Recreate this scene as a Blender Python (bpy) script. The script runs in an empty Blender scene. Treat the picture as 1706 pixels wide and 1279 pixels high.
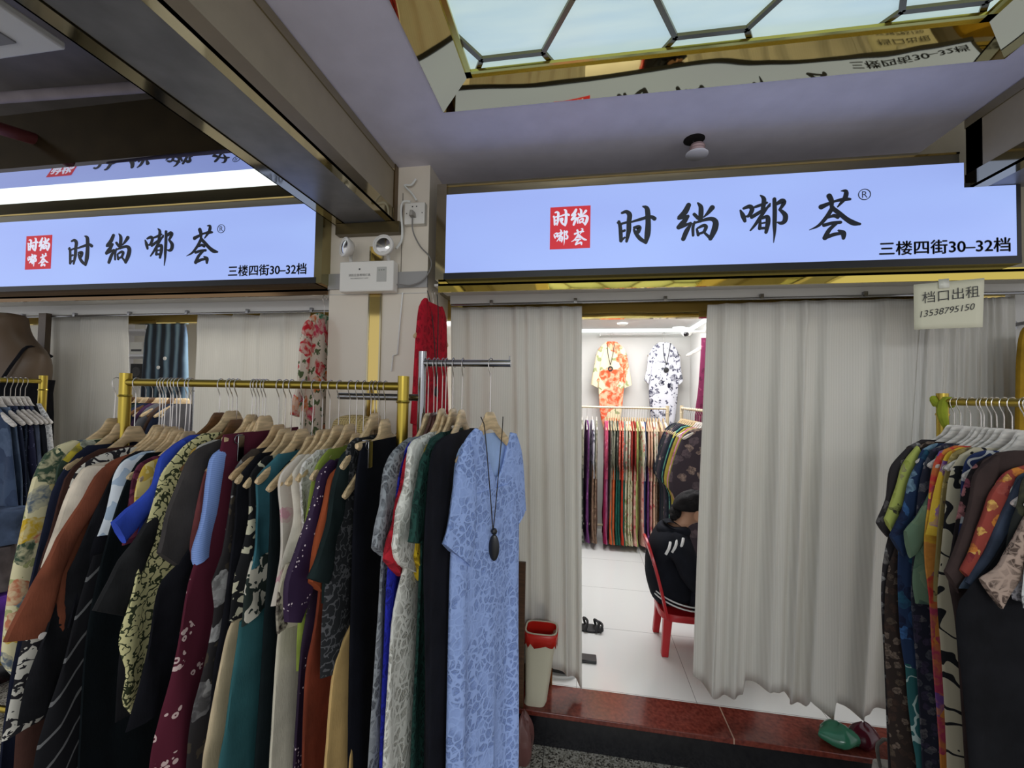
import bpy, math, random
from mathutils import Vector, Matrix
random.seed(7)
SC = bpy.context.scene
COL = SC.collection
PI = math.pi

# ------------------------------------------------------------------ camera, world, exposure
CAM_Z = 1.70
FPX, YAW, PITCH, ROLL = 692.6, -0.1626, 0.02832, 0.01861
_cy, _sy, _cp, _sp, _cr, _sr = math.cos(YAW), math.sin(YAW), math.cos(PITCH), math.sin(PITCH), math.cos(ROLL), math.sin(ROLL)
FWD = Vector((_sy * _cp, _cy * _cp, _sp))
_r0 = Vector((_cy, -_sy, 0))
_u0 = _r0.cross(FWD)
RGT = _cr * _r0 + _sr * _u0
UPV = -_sr * _r0 + _cr * _u0
EYE = Vector((0, 0, CAM_Z))
cam_data = bpy.data.cameras.new('camera')
cam_data.sensor_width = 36.0
cam_data.lens = FPX / 1706 * 36.0
cam_data.clip_start = 0.02
cam = bpy.data.objects.new('camera', cam_data)
COL.objects.link(cam)
mw = Matrix((RGT, UPV, -FWD)).transposed().to_4x4()
mw.translation = EYE
cam.matrix_world = mw
SC.camera = cam

world = bpy.data.worlds.new('mall_ambience')
SC.world = world
world.use_nodes = True
world.node_tree.nodes['Background'].inputs['Color'].default_value = (0.62, 0.63, 0.66, 1)
world.node_tree.nodes['Background'].inputs['Strength'].default_value = 0.85

SC.view_settings.view_transform = 'Standard'
SC.view_settings.look = 'None'
SC.view_settings.gamma = 1.0
SC.view_settings.use_curve_mapping = False
SC.view_settings.exposure = 0.64
SC.cycles.use_denoising = True
SC.cycles.max_bounces = 8

def area(name, loc, rot, sx, sy, power, color):
    l = bpy.data.lights.new(name, 'AREA')
    l.shape = 'RECTANGLE'; l.size = sx; l.size_y = sy; l.energy = power; l.color = color
    o = bpy.data.objects.new(name, l); COL.objects.link(o)
    o.location = loc; o.rotation_euler = rot
    return o
# added area lamps: corridor fill behind the camera, stand-ins for the shops' ceiling lights
area('corridor_fill', (0.2, -3.3, 2.8), (0.5, 0, 0), 2.6, 1.6, 80, (0.95, 0.98, 1.0))
area('shop_light', (0.45, 3.9, 2.5), (0, 0, 0), 1.2, 1.4, 30, (0.98, 0.99, 1.0))
area('neighbour_light', (-2.2, 3.0, 2.5), (0, 0, 0), 1.2, 0.8, 24, (0.95, 0.97, 1.0))

# ------------------------------------------------------------------ from the photograph's pixels to places
def ray(x, y): return RGT * (x - 853) - UPV * (y - 639.5) + FWD * FPX
def at(x, y, X=None, Y=None, Z=None):
    d = ray(x, y)
    if X is not None: t = (X - EYE.x) / d.x
    elif Y is not None: t = (Y - EYE.y) / d.y
    else: t = (Z - EYE.z) / d.z
    return EYE + d * t
def at_plane(x, y, p0, n):
    d = ray(x, y)
    return EYE + d * ((p0 - EYE).dot(n) / d.dot(n))

# ------------------------------------------------------------------ mesh helpers
class MB:
    def __init__(s): s.v = []; s.f = []
    def add(s, vs, fs):
        b = len(s.v); s.v += [tuple(v) for v in vs]; s.f += [tuple(b + i for i in f) for f in fs]; return s
    def box(s, x0, x1, y0, y1, z0, z1):
        return s.add([(x0,y0,z0),(x1,y0,z0),(x1,y1,z0),(x0,y1,z0),(x0,y0,z1),(x1,y0,z1),(x1,y1,z1),(x0,y1,z1)],
                     [(0,3,2,1),(4,5,6,7),(0,1,5,4),(1,2,6,5),(2,3,7,6),(3,0,4,7)])
    def obox(s, c, ex, ey, ez):
        c = Vector(c); ex = Vector(ex); ey = Vector(ey); ez = Vector(ez)
        vs = [c + a*ex + b*ey + d*ez for d in (-1,1) for a, b in ((-1,-1),(1,-1),(1,1),(-1,1))]
        return s.add(vs, [(0,3,2,1),(4,5,6,7),(0,1,5,4),(1,2,6,5),(2,3,7,6),(3,0,4,7)])
    def rings(s, rings, cap=True, closed=False):
        n = len(rings[0]); b = len(s.v)
        for r in rings: s.v += [tuple(p) for p in r]
        m = len(rings)
        for i in range(m if closed else m - 1):
            for j in range(n):
                k = (j + 1) % n; i2 = (i + 1) % m
                s.f.append((b+i*n+j, b+i*n+k, b+i2*n+k, b+i2*n+j))
        if cap and not closed:
            s.f.append(tuple(b + j for j in reversed(range(n))))
            s.f.append(tuple(b + (m-1)*n + j for j in range(n)))
        return s
    def tube(s, pts, r, n=8, closed=False, cap=True):
        pts = [Vector(p) for p in pts]
        rs = r if isinstance(r, (list, tuple)) else [r] * len(pts)
        up = None; out = []
        for i, p in enumerate(pts):
            if closed: t = pts[(i+1) % len(pts)] - pts[i-1]
            else: t = pts[min(i+1, len(pts)-1)] - pts[max(i-1, 0)]
            t.normalize()
            if up is None:
                up = Vector((0,0,1)) if abs(t.z) < 0.9 else Vector((0,1,0))
            a = (up - t * up.dot(t)).normalized(); up = a
            b = t.cross(a)
            out.append([p + (a*math.cos(2*PI*j/n) + b*math.sin(2*PI*j/n)) * rs[i] for j in range(n)])
        return s.rings(out, cap, closed)
    def lathe(s, prof, c=(0,0,0), axis=(0,0,1), n=24):
        c = Vector(c); ax = Vector(axis).normalized()
        a = ax.orthogonal().normalized(); b = ax.cross(a)
        return s.rings([[c + ax*h + (a*math.cos(2*PI*j/n) + b*math.sin(2*PI*j/n))*max(r, 1e-5) for j in range(n)] for r, h in prof])
    def prism(s, poly, off, ext):
        """a flat polygon of 3D points, pushed along the vector ext"""
        p0 = [Vector(p) + Vector(off) for p in poly]; p1 = [p + Vector(ext) for p in p0]
        n = len(poly); b = len(s.v)
        s.v += [tuple(p) for p in p0 + p1]
        s.f.append(tuple(b+i for i in reversed(range(n)))); s.f.append(tuple(b+n+i for i in range(n)))
        for i in range(n):
            k = (i+1) % n; s.f.append((b+i, b+k, b+n+k, b+n+i))
        return s
    def build(s, name, mat, parent=None, origin=(0,0,0), smooth=True, bevel=0.0, angle=0.7, subsurf=0, solid=0.0):
        o3 = Vector(origin)
        me = bpy.data.meshes.new(name)
        me.from_pydata([tuple(Vector(v) - o3) for v in s.v], [], s.f)
        me.validate(); me.update()
        import bmesh
        bm = bmesh.new(); bm.from_mesh(me); bmesh.ops.recalc_face_normals(bm, faces=bm.faces); bm.to_mesh(me); bm.free()
        if smooth:
            for p in me.polygons: p.use_smooth = True
            me.set_sharp_from_angle(angle=angle)
        if mat: me.materials.append(mat)
        o = bpy.data.objects.new(name, me); COL.objects.link(o)
        if parent is not None: o.parent = parent
        else: o.location = o3
        if solid:
            m = o.modifiers.new('thickness', 'SOLIDIFY'); m.thickness = solid; m.offset = 0
        if bevel:
            m = o.modifiers.new('edges', 'BEVEL'); m.width = bevel; m.segments = 2; m.limit_method = 'ANGLE'
        if subsurf:
            m = o.modifiers.new('smooth', 'SUBSURF'); m.levels = subsurf; m.render_levels = subsurf
        return o

def thing(name, label, cat, loc=(0,0,0), rotz=0.0, group=None):
    o = bpy.data.objects.new(name, None); COL.objects.link(o)
    o.empty_display_size = 0.05
    o.location = loc; o.rotation_euler = (0,0,rotz)
    return tag(o, label, cat, group)
def tag(o, label, cat, group=None, kind=None):
    o['label'] = label; o['category'] = cat
    if group: o['group'] = group
    if kind: o['kind'] = kind
    return o
def struct(o, label=None):
    o['kind'] = 'structure'
    if label: o['label'] = label
    return o
ORD = ['', 'first', 'second', 'third', 'fourth', 'fifth', 'sixth', 'seventh', 'eighth', 'ninth', 'tenth', 'eleventh', 'twelfth', 'thirteenth', 'fourteenth', 'fifteenth',
       'sixteenth', 'seventeenth', 'eighteenth', 'nineteenth', 'twentieth', 'twenty-first', 'twenty-second', 'twenty-third', 'twenty-fourth', 'twenty-fifth', 'twenty-sixth']
def crom(pts, n):
    """n points along a smooth curve through pts (tuples of any length)"""
    P = [Vector(p) for p in pts]
    if len(P) == 2: return [P[0].lerp(P[1], i/(n-1)) for i in range(n)]
    L = [0]
    for a, b in zip(P, P[1:]): L.append(L[-1] + max((b-a).length, 1e-6))
    out = []
    for i in range(n):
        s = L[-1] * i / (n-1)
        k = 0
        while k < len(L)-2 and L[k+1] < s: k += 1
        t = (s - L[k]) / (L[k+1] - L[k])
        p0, p1, p2, p3 = P[max(k-1,0)], P[k], P[k+1], P[min(k+2,len(P)-1)]
        out.append(0.5*((2*p1) + (p2-p0)*t + (2*p0-5*p1+4*p2-p3)*t*t + (3*p1-p0-3*p2+p3)*t*t*t))
    return out

# ------------------------------------------------------------------ materials
def S(c):
    """an sRGB triple 0..255 as a linear colour"""
    f = lambda v: v/12.92 if v <= 0.04045 else ((v+0.055)/1.055)**2.4
    return tuple(f(x/255.0) for x in c) + (1.0,)
class NT:
    def __init__(s, name):
        s.m = bpy.data.materials.new(name); s.m.use_nodes = True
        s.t = s.m.node_tree; s.b = s.t.nodes['Principled BSDF']
    def n(s, typ, props=None, **ins):
        x = s.t.nodes.new(typ)
        for k, v in (props or {}).items(): setattr(x, k, v)
        for k, v in ins.items():
            key = int(k[1:]) if k[0] == '_' and k[1:].isdigit() else k.replace('_', ' ')
            s.set(x.inputs[key], v)
        return x
    def set(s, sock, v):
        if isinstance(v, bpy.types.NodeSocket): s.t.links.new(v, sock)
        elif isinstance(v, bpy.types.Node): s.t.links.new(v.outputs[0], sock)
        else: sock.default_value = v
    def math(s, op, a, b=0.0, c=None):
        x = s.t.nodes.new('ShaderNodeMath'); x.operation = op
        s.set(x.inputs[0], a); s.set(x.inputs[1], b)
        if c is not None: s.set(x.inputs[2], c)
        return x.outputs[0]
    def mix(s, f, a, b):
        x = s.t.nodes.new('ShaderNodeMix'); x.data_type = 'RGBA'
        s.set(x.inputs[0], f); s.set(x.inputs[6], a); s.set(x.inputs[7], b)
        return x.outputs[2]
    def ramp(s, f, stops, interp='LINEAR'):
        x = s.t.nodes.new('ShaderNodeValToRGB'); x.color_ramp.interpolation = interp
        e = x.color_ramp.elements
        while len(e) < len(stops): e.new(0.5)
        for i, (p, c) in enumerate(stops): e[i].position = p; e[i].color = c
        s.set(x.inputs[0], f)
        return x.outputs[0]
    def coord(s, scale=(1,1,1), rnd=True):
        tc = s.t.nodes.new('ShaderNodeTexCoord')
        mp = s.t.nodes.new('ShaderNodeMapping'); mp.inputs['Scale'].default_value = scale
        s.t.links.new(tc.outputs['Object'], mp.inputs['Vector'])
        if not rnd: return mp.outputs[0]
        oi = s.t.nodes.new('ShaderNodeObjectInfo')
        va = s.t.nodes.new('ShaderNodeVectorMath'); va.operation = 'ADD'
        mu = s.math('MULTIPLY', oi.outputs['Random'], 37.0)
        s.t.links.new(mp.outputs[0], va.inputs[0]); s.t.links.new(mu, va.inputs[1])
        return va.outputs[0]
    def warp(s, co, scale, amount):
        nz = s.n('ShaderNodeTexNoise', Vector=co, Scale=scale, Detail=2.0)
        sub = s.t.nodes.new('ShaderNodeVectorMath'); sub.operation = 'SUBTRACT'
        s.t.links.new(nz.outputs['Color'], sub.inputs[0]); sub.inputs[1].default_value = (0.5,0.5,0.5)
        ma = s.t.nodes.new('ShaderNodeVectorMath'); ma.operation = 'MULTIPLY_ADD'
        s.t.links.new(sub.outputs[0], ma.inputs[0]); ma.inputs[1].default_value = (amount,)*3
        s.t.links.new(co, ma.inputs[2])
        return ma.outputs[0]
    def bump(s, h, strength=0.3, dist=0.004):
        x = s.n('ShaderNodeBump', Strength=strength, Distance=dist, Height=h)
        s.t.links.new(x.outputs[0], s.b.inputs['Normal'])
    def out(s, color=None, rough=0.5, metal=0.0, spec=None, sheen=0.0):
        if color is not None: s.set(s.b.inputs['Base Color'], color)
        s.set(s.b.inputs['Roughness'], rough); s.set(s.b.inputs['Metallic'], metal)
        if spec is not None: s.b.inputs['Specular IOR Level'].default_value = spec
        if sheen: s.b.inputs['Sheen Weight'].default_value = sheen
        return s.m
_cache = {}
def plain(c, rough=0.5, metal=0.0, spec=None, wear=0.0, name='plain'):
    key = (tuple(c), rough, metal, spec, wear, name)
    if key not in _cache:
        t = NT(name); col = S(c)
        if wear:
            nz = t.n('ShaderNodeTexNoise', Vector=t.coord(), Scale=9.0, Detail=6.0)
            f = t.ramp(nz.outputs[0], [(0.35, (1,1,1,1)), (0.75, (1-wear,)*3 + (1,))])
            x = t.t.nodes.new('ShaderNodeMix'); x.data_type = 'RGBA'; x.blend_type = 'MULTIPLY'; x.inputs[0].default_value = 1.0
            x.inputs[6].default_value = col; t.set(x.inputs[7], f); col = x.outputs[2]
        _cache[key] = t.out(col, rough, metal, spec)
    return _cache[key]
def glow(c, strength=1.0, name='lit'):
    t = NT(name); t.out((0.05,0.05,0.05,1), 0.4)
    t.b.inputs['Emission Color'].default_value = S(c); t.b.inputs['Emission Strength'].default_value = strength
    return t.m
def cloth(c, var=0.12, name='cloth', rough=0.9):
    """plain woven cloth with a little uneven dye and a fine weave"""
    key = ('cloth', tuple(c), var)
    if key not in _cache:
        t = NT(name); co = t.coord()
        nz = t.n('ShaderNodeTexNoise', Vector=co, Scale=14.0, Detail=5.0)
        d = S(tuple(x*(1-var) for x in c)); l = S(tuple(min(255, x*(1+var)) for x in c))
        col = t.ramp(nz.outputs[0], [(0.3, d), (0.7, l)])
        fine = t.n('ShaderNodeTexNoise', Vector=t.coord((1,1,0.25)), Scale=260.0, Detail=2.0)
        t.bump(fine.outputs[0], 0.25, 0.002)
        _cache[key] = t.out(col, rough, 0, 0.12)
    return _cache[key]
def floral(base, cols, scale=16, size=0.42, leaf=None, warp=0.05, keep=0.45, name='printed_cloth'):
    """flower print: warped cells filled with the colours, small leaves between them"""
    key = ('floral', tuple(base), str(cols), scale, size, str(leaf), keep)
    if key not in _cache:
        t = NT(name); co = t.coord()
        w = t.warp(co, scale*1.6, warp*16/scale)
        v = t.n('ShaderNodeTexVoronoi', Vector=w, Scale=float(scale))
        sep = t.n('ShaderNodeSeparateColor', Color=v.outputs['Color'])
        n = len(cols)
        pal = t.ramp(sep.outputs[0], [(i/n, S(c)) for i, c in enumerate(cols)], 'CONSTANT')
        mask = t.math('MULTIPLY', t.math('LESS_THAN', v.outputs['Distance'], size), t.math('GREATER_THAN', sep.outputs[1], 1-keep if keep < 1 else -1))
        nz = t.n('ShaderNodeTexNoise', Vector=w, Scale=scale*3.0, Detail=3.0)
        pal2 = t.mix(t.ramp(nz.outputs[0], [(0.42, (0,0,0,1)), (0.6, (0.65,)*3+(1,))]), pal, S(base))
        col = S(base)
        if leaf:
            v2 = t.n('ShaderNodeTexVoronoi', Vector=t.warp(co, scale*2.2, 0.06*16/scale), Scale=scale*2.1)
            s2 = t.n('ShaderNodeSeparateColor', Color=v2.outputs['Color'])
            m2 = t.math('MULTIPLY', t.math('LESS_THAN', v2.outputs['Distance'], 0.4), t.math('GREATER_THAN', s2.outputs[0], 0.45))
            col = t.mix(m2, col, S(leaf))
        col = t.mix(mask, col, pal2)
        _cache[key] = t.out(col, 0.85, 0, 0.25)
    return _cache[key]
def vine(base, ink, scale=14, width=0.045, leaf=0.35, name='scroll_print'):
    """curling lines and leaf blots of one ink"""
    key = ('vine', tuple(base), tuple(ink), scale, width, leaf)
    if key not in _cache:
        t = NT(name); co = t.coord(); w = t.warp(co, scale*0.9, 0.9/scale)
        nz = t.n('ShaderNodeTexNoise', Vector=w, Scale=float(scale), Detail=1.0)
        line = t.math('LESS_THAN', t.math('ABSOLUTE', t.math('SUBTRACT', nz.outputs[0], 0.5)), width)
        v = t.n('ShaderNodeTexVoronoi', Vector=t.warp(co, scale*2.0, 0.9/scale), Scale=scale*2.4)
        s2 = t.n('ShaderNodeSeparateColor', Color=v.outputs['Color'])
        blot = t.math('MULTIPLY', t.math('LESS_THAN', v.outputs['Distance'], leaf), t.math('GREATER_THAN', s2.outputs[0], 0.55))
        m = t.math('MAXIMUM', line, blot)
        _cache[key] = t.out(t.mix(m, S(base), S(ink)), 0.85, 0, 0.25)
    return _cache[key]
def lace(c, back, scale=34, name='lace'):
    """corded lace: raised threads round small petals, darker net in the gaps"""
    key = ('lace', tuple(c), tuple(back), scale)
    if key not in _cache:
        t = NT(name); co = t.coord(); w = t.warp(co, scale*0.7, 0.55/scale*2)
        v = t.n('ShaderNodeTexVoronoi', {'feature': 'DISTANCE_TO_EDGE'}, Vector=w, Scale=float(scale))
        v2 = t.n('ShaderNodeTexVoronoi', {'feature': 'DISTANCE_TO_EDGE'}, Vector=w, Scale=scale*2.7)
        big = t.ramp(v.outputs[0], [(0.0, (1,1,1,1)), (0.10, (0.9,0.9,0.9,1)), (0.17, (0,0,0,1))])
        small = t.ramp(v2.outputs[0], [(0.0, (0.85,0.85,0.85,1)), (0.16, (0.1,0.1,0.1,1))])
        x = t.math('MAXIMUM', big, small)
        nz = t.n('ShaderNodeTexNoise', Vector=co, Scale=scale*0.35, Detail=2.0)
        solid = t.ramp(nz.outputs[0], [(0.45, (0.0,)*3+(1,)), (0.6, (0.75,)*3+(1,))])
        x = t.math('MAXIMUM', x, solid)
        t.bump(x, 0.7, 0.004)
        _cache[key] = t.out(t.mix(x, S(back), S(c)), 0.85, 0, 0.25)
    return _cache[key]
def studs(base, dot, scale=105, name='studded_cloth'):
    key = ('studs', tuple(base), tuple(dot), scale)
    if key not in _cache:
        t = NT(name); co = t.coord()
        v = t.n('ShaderNodeTexVoronoi', Vector=co, Scale=float(scale), Randomness=0.6)
        nz = t.n('ShaderNodeTexNoise', Vector=co, Scale=9.0, Detail=0.0)
        band = t.math('LESS_THAN', t.math('ABSOLUTE', t.math('SUBTRACT', nz.outputs[0], 0.5)), 0.05)
        m = t.math('MULTIPLY', t.math('LESS_THAN', v.outputs['Distance'], 0.24), band)
        _cache[key] = t.out(t.mix(m, S(base), S(dot)), 0.7, 0, 0.3)
    return _cache[key]
def embroid(base, thread, z0, z1, scale=26, name='embroidered_cloth'):
    """small ring-petalled flowers, sparse at height z0 and dense at z1 (heights below the rail)"""
    t = NT(name); co = t.coord(rnd=False)
    sx = t.n('ShaderNodeSeparateXYZ', Vector=co)
    mr = t.n('ShaderNodeMapRange', Value=sx.outputs[2], From_Min=z0, From_Max=z1, To_Min=0.05, To_Max=0.75)
    v = t.n('ShaderNodeTexVoronoi', Vector=t.coord((1,0.2,1), rnd=False), Scale=float(scale))
    s2 = t.n('ShaderNodeSeparateColor', Color=v.outputs['Color'])
    v3 = t.n('ShaderNodeTexVoronoi', Vector=t.coord((1,0.2,1), rnd=False), Scale=scale*3.4)
    ring = t.math('LESS_THAN', t.math('ABSOLUTE', t.math('SUBTRACT', v3.outputs['Distance'], 0.3)), 0.13)
    m = t.math('MULTIPLY', ring, t.math('LESS_THAN', v.outputs['Distance'], 0.42))
    m = t.math('MULTIPLY', m, t.math('LESS_THAN', s2.outputs[0], mr.outputs[0]))
    return t.out(t.mix(m, S(base), S(thread)), 0.88, 0, 0.2)
def stripes(a, b, scale=30, axis='Z', thr=0.5, name='striped_cloth'):
    key = ('stripes', tuple(a), tuple(b), scale, axis, thr)
    if key not in _cache:
        t = NT(name); w = t.n('ShaderNodeTexWave', {'bands_direction': axis}, Vector=t.coord(), Scale=float(scale), Distortion=1.2)
        _cache[key] = t.out(t.mix(t.math('GREATER_THAN', w.outputs[1], thr), S(a), S(b)), 0.85, 0, 0.25)
    return _cache[key]
def mirror(c, rough=0.05, wave=0.0, name='mirror_steel'):
    t = NT(name)
    if wave:
        nz = t.n('ShaderNodeTexNoise', Vector=t.coord(rnd=False), Scale=2.2, Detail=1.0)
        t.bump(nz.outputs[0], wave, 0.03)
    return t.out(S(c), rough, 1.0)
def wood_mat(c, name='wood'):
    key = ('wood', tuple(c))
    if key not in _cache:
        t = NT(name); co = t.coord((3, 22, 22))
        nz = t.n('ShaderNodeTexNoise', Vector=co, Scale=6.0, Detail=4.0)
        col = t.ramp(nz.outputs[0], [(0.3, S(tuple(x*0.82 for x in c))), (0.7, S(tuple(min(255, x*1.08) for x in c)))])
        _cache[key] = t.out(col, 0.45, 0, 0.4)
    return _cache[key]
GOLD = mirror((205, 180, 110), 0.06, 0.25, 'gold_mirror_steel')
GOLDB = mirror((172, 150, 66), 0.3, 0, 'gold_painted_tube')
CHAMP = mirror((175, 165, 135), 0.08, 0.2, 'champagne_mirror_steel')
STEEL = mirror((150, 150, 152), 0.2, 0, 'brushed_steel')
WIRE = mirror((200, 195, 190), 0.25, 0, 'hook_wire')
WOOD = wood_mat((205, 178, 138)); WOOD2 = wood_mat((188, 158, 118)); DWOOD = wood_mat((105, 72, 42)); DWOOD2 = wood_mat((82, 52, 46)); WWOOD = wood_mat((215, 208, 200))
WHITEP = plain((225, 225, 220), 0.4, name='white_plastic')
BLACK = plain((22, 22, 24), 0.6, name='black')

# ================================================================== the setting
CEIL = 2.855
def fix(o, label=None): return struct(o, label)
# floor of the corridor: speckled grey terrazzo tiles
t = NT('terrazzo'); co = t.coord(rnd=False)
v = t.n('ShaderNodeTexVoronoi', Vector=co, Scale=140.0)
sp = t.n('ShaderNodeSeparateColor', Color=v.outputs['Color'])
col = t.ramp(sp.outputs[0], [(0.0, S((70,66,60))), (0.22, S((150,146,136))), (0.5, S((176,172,162))), (0.8, S((120,116,106)))], 'CONSTANT')
sx = t.n('ShaderNodeSeparateXYZ', Vector=co)
jx = t.math('LESS_THAN', t.math('FRACT', t.math('ADD', t.math('DIVIDE', sx.outputs[0], 0.6), 0.25)), 0.006)
col = t.mix(jx, col, S((50,46,42)))
TERR = t.out(col, 0.25)
fix(MB().box(-5.5, 4.0, -3.5, 2.09, -0.06, 0).build('floor_corridor', TERR))
# raised shop floor: large white tiles
t = NT('white_tile'); co = t.coord(rnd=False); sx = t.n('ShaderNodeSeparateXYZ', Vector=co)
J = at(1060, 907, Z=0.17); J2 = at(1060, 1052, Z=0.17)
jx = t.math('LESS_THAN', t.math('FRACT', t.math('DIVIDE', t.math('ADD', sx.outputs[0], 6*0.6 - J.x), 0.6)), 0.005)
jy = t.math('LESS_THAN', t.math('FRACT', t.math('DIVIDE', t.math('ADD', sx.outputs[1], 6*0.6 - J2.y), 0.6)), 0.005)
TILE = t.out(t.mix(t.math('MAXIMUM', jx, jy), S((222,222,220)), S((140,140,138))), 0.12)
fix(MB().box(-4.6, 2.3, 2.265, 5.2, 0.02, 0.17).build('floor_shop', TILE))
# the granite step
BGR = plain((26, 26, 30), 0.15, wear=0.3, name='black_granite')
o = fix(MB().box(-4.6, 2.3, 2.077, 2.265, 0, 0.145).build('trim_1', BGR))
t = NT('red_granite'); co = t.coord(rnd=False); sx = t.n('ShaderNodeSeparateXYZ', Vector=co)
nz = t.n('ShaderNodeTexNoise', Vector=co, Scale=60.0, Detail=4.0)
col = t.ramp(nz.outputs[0], [(0.3, S((84,34,28))), (0.7, S((122,58,46)))])
J3 = at(1200, 1180, Z=0.17)
jl = t.math('LESS_THAN', t.math('ABSOLUTE', t.math('SUBTRACT', sx.outputs[0], J3.x)), 0.003)
RGR = t.out(t.mix(jl, col, S((170,140,120))), 0.16)
fix(MB().box(-4.6, 2.3, 2.062, 2.266, 0.145, 0.1705).build('trim_2', RGR, bevel=0.004))
# brown jamb panel at the left end of the step, with its gold edge
fix(MB().box(-0.74, -0.135, 2.262, 2.28, 0.17, 0.62).build('wall_jamb', plain((70, 52, 34), 0.15, name='brown_glass')))
fix(MB().box(-0.135, -0.125, 2.255, 2.285, 0.17, 0.62).build('trim_3', GOLD))

# ceiling of the right-hand bay: white plaster round the opening of the light panel
PLAS = plain((224, 220, 234), 0.75, wear=0.10, name='lilac_lit_plaster')  # the signs' lilac glow is mixed into the plaster colour
SKX0, SKX1, SKY0, SKY1 = -0.567, 1.38, -2.2, 1.597
m = MB().box(-0.95, SKX0, -3.0, 2.16, CEIL, CEIL+0.05).box(SKX1, 1.53, -3.0, 2.16, CEIL, CEIL+0.05)
m.box(SKX0, SKX1, SKY1, 2.16, CEIL, CEIL+0.05).box(SKX0, SKX1, -3.0, SKY0, CEIL, CEIL+0.05)
fix(m.build('ceiling', PLAS))

# ceiling beams: grey soffit, beige side, mirror strips along the edges
BEAMG = plain((122, 122, 126), 0.32, 0.25, wear=0.35, name='grey_beam_soffit')
BEAMS = plain((150, 138, 116), 0.6, wear=0.12, name='beige_beam_side')
def beam(name, x0, x1, y0, y1):
    b = fix(MB().box(x0, x1, y0, y1, 2.572, 3.1).build(name, BEAMS))
    fix(MB().box(x0+0.055, x1-0.04, y0, y1, 2.566, 2.572).build('soffit', BEAMG, b))
    for a, c in ((x0-0.006, x0+0.05), (x1-0.035, x1+0.006)):
        MB().box(a, c, y0, y1-0.002, 2.562, 2.57).build('mirror_strip', CHAMP, b)
    for xx in (x0-0.006, x1):
        MB().box(xx, xx+0.006, y0, y1-0.002, 2.562, 2.625).build('mirror_strip', CHAMP, b)
        MB().box(xx, xx+0.006, y0, y1-0.002, 2.815, 2.85).build('mirror_strip', CHAMP, b)
    return b
beam('ceiling_beam', -1.255, -0.938, -3.0, 1.965)
beam('ceiling_beam', 1.53, 1.86, -3.0, 1.93)
# brass plates where the beam meets the pillar
p = fix(MB().box(-0.975, -0.93, 1.93, 1.968, 2.57, 2.853).build('trim_4', plain((110, 90, 62), 0.35, 0.8, wear=0.3, name='old_brass')))
fix(MB().box(-1.245, -0.90, 1.925, 1.968, 2.505, 2.56).build('trim_5', plain((96, 84, 56), 0.35, 0.8, wear=0.3, name='old_brass')))
fix(MB().box(1.53, 1.60, 1.86, 1.93, 2.57, 2.855).build('trim_6', plain((120, 104, 84), 0.35, 0.6, wear=0.3, name='old_brass')))

# pillar between the two shops: glossy cream panels, mirrored strip
CREAM = plain((222, 212, 196), 0.12, name='cream_glass_panel')
PIL = fix(MB().box(-1.297, -0.762, 1.97, 2.40, 0, 2.855).build('pillar', CREAM))
s0 = at(617, 490, Y=1.965); s1 = at(634, 490, Y=1.965)
fix(MB().box(s0.x, s1.x, 1.962, 1.972, 0.0, 2.45).build('mirror_strip', GOLD, PIL))
fix(MB().box(s0.x-0.008, s0.x, 1.96, 1.972, 0.0, 2.45).build('strip_edge', CHAMP, PIL))
fix(MB().box(s1.x, s1.x+0.008, 1.96, 1.972, 0.0, 2.45).build('strip_edge', CHAMP, PIL))
zb = at(600, 455, Y=1.96).z; za = at(600, 481, Y=1.96).z
fix(MB().box(-1.30, -0.759, 1.958, 1.972, za, zb).build('pillar_band', plain((160, 158, 156), 0.3, 0.3, name='grey_band'), PIL))
fix(MB().box(-0.905, -0.902, 1.967, 1.971, zb, 2.72).build('seam_or_reflection_line', plain((120, 112, 100), 0.6, name='seam_or_reflection'), PIL))
fix(MB().box(-1.297, -0.762, 1.966, 1.971, 2.205, 2.208).build('seam_or_reflection_line', plain((200, 198, 194), 0.3, name='seam_or_reflection'), PIL))  # pale bar painted in for a lamp's reflection on the glossy panel

# wall above the doors, door headers, partitions and the rooms behind
WALLC = plain((208, 206, 202), 0.7, name='white_wall')
DKWALL = plain((120, 112, 92), 0.5, 0.2, wear=0.2, name='bronze_wall')
fix(MB().box(-4.6, 2.6, 2.16, 2.30, 2.245, 3.1).build('wall_front', DKWALL))
fix(MB().box(-0.762, 1.975, 2.30, 2.34, 2.13, 2.26).build('trim_7', GOLD))
fix(MB().box(-4.6, -1.297, 2.30, 2.34, 2.13, 2.26).build('trim_8', GOLD))
fix(MB().box(-1.10, -0.95, 2.40, 5.05, 0.1, 2.6).build('wall_partition', WALLC))
BX = at(1150, 549, Y=5.0).x
fix(MB().box(-0.95, BX+0.5, 5.0, 5.1, 0.1, 2.6).build('wall_back', WALLC))
fix(MB().box(BX, BX+0.1, 2.9, 5.0, 0.1, 2.6).build('wall_right', WALLC))
fix(MB().box(2.05, 2.46, 2.34, 2.40, 0.1, 2.6).build('wall_gap', WALLC))
fix(MB().box(BX, 2.05, 2.8, 2.9, 0.1, 2.6).build('wall_return', WALLC))
fix(MB().box(1.95, 2.05, 2.36, 2.9, 0.1, 2.6).build('wall_end', WALLC))
fix(MB().box(-0.95, 2.05, 2.34, 5.05, 2.502, 2.56).build('ceiling_shop', plain((214, 212, 210), 0.8, name='shop_ceiling')))
fix(MB().box(-4.6, -1.10, 2.34, 4.3, 2.502, 2.56).build('ceiling_neighbour', plain((214, 212, 210), 0.8, name='shop_ceiling')))
fix(MB().box(-4.6, -1.10, 4.2, 4.3, 0.1, 2.6).build('wall_neighbour', plain((214, 206, 188), 0.7, name='cream_wall')))
fix(MB().box(-4.7, -4.6, 1.9, 4.3, 0.1, 3.1).build('wall_left', WALLC))
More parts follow.
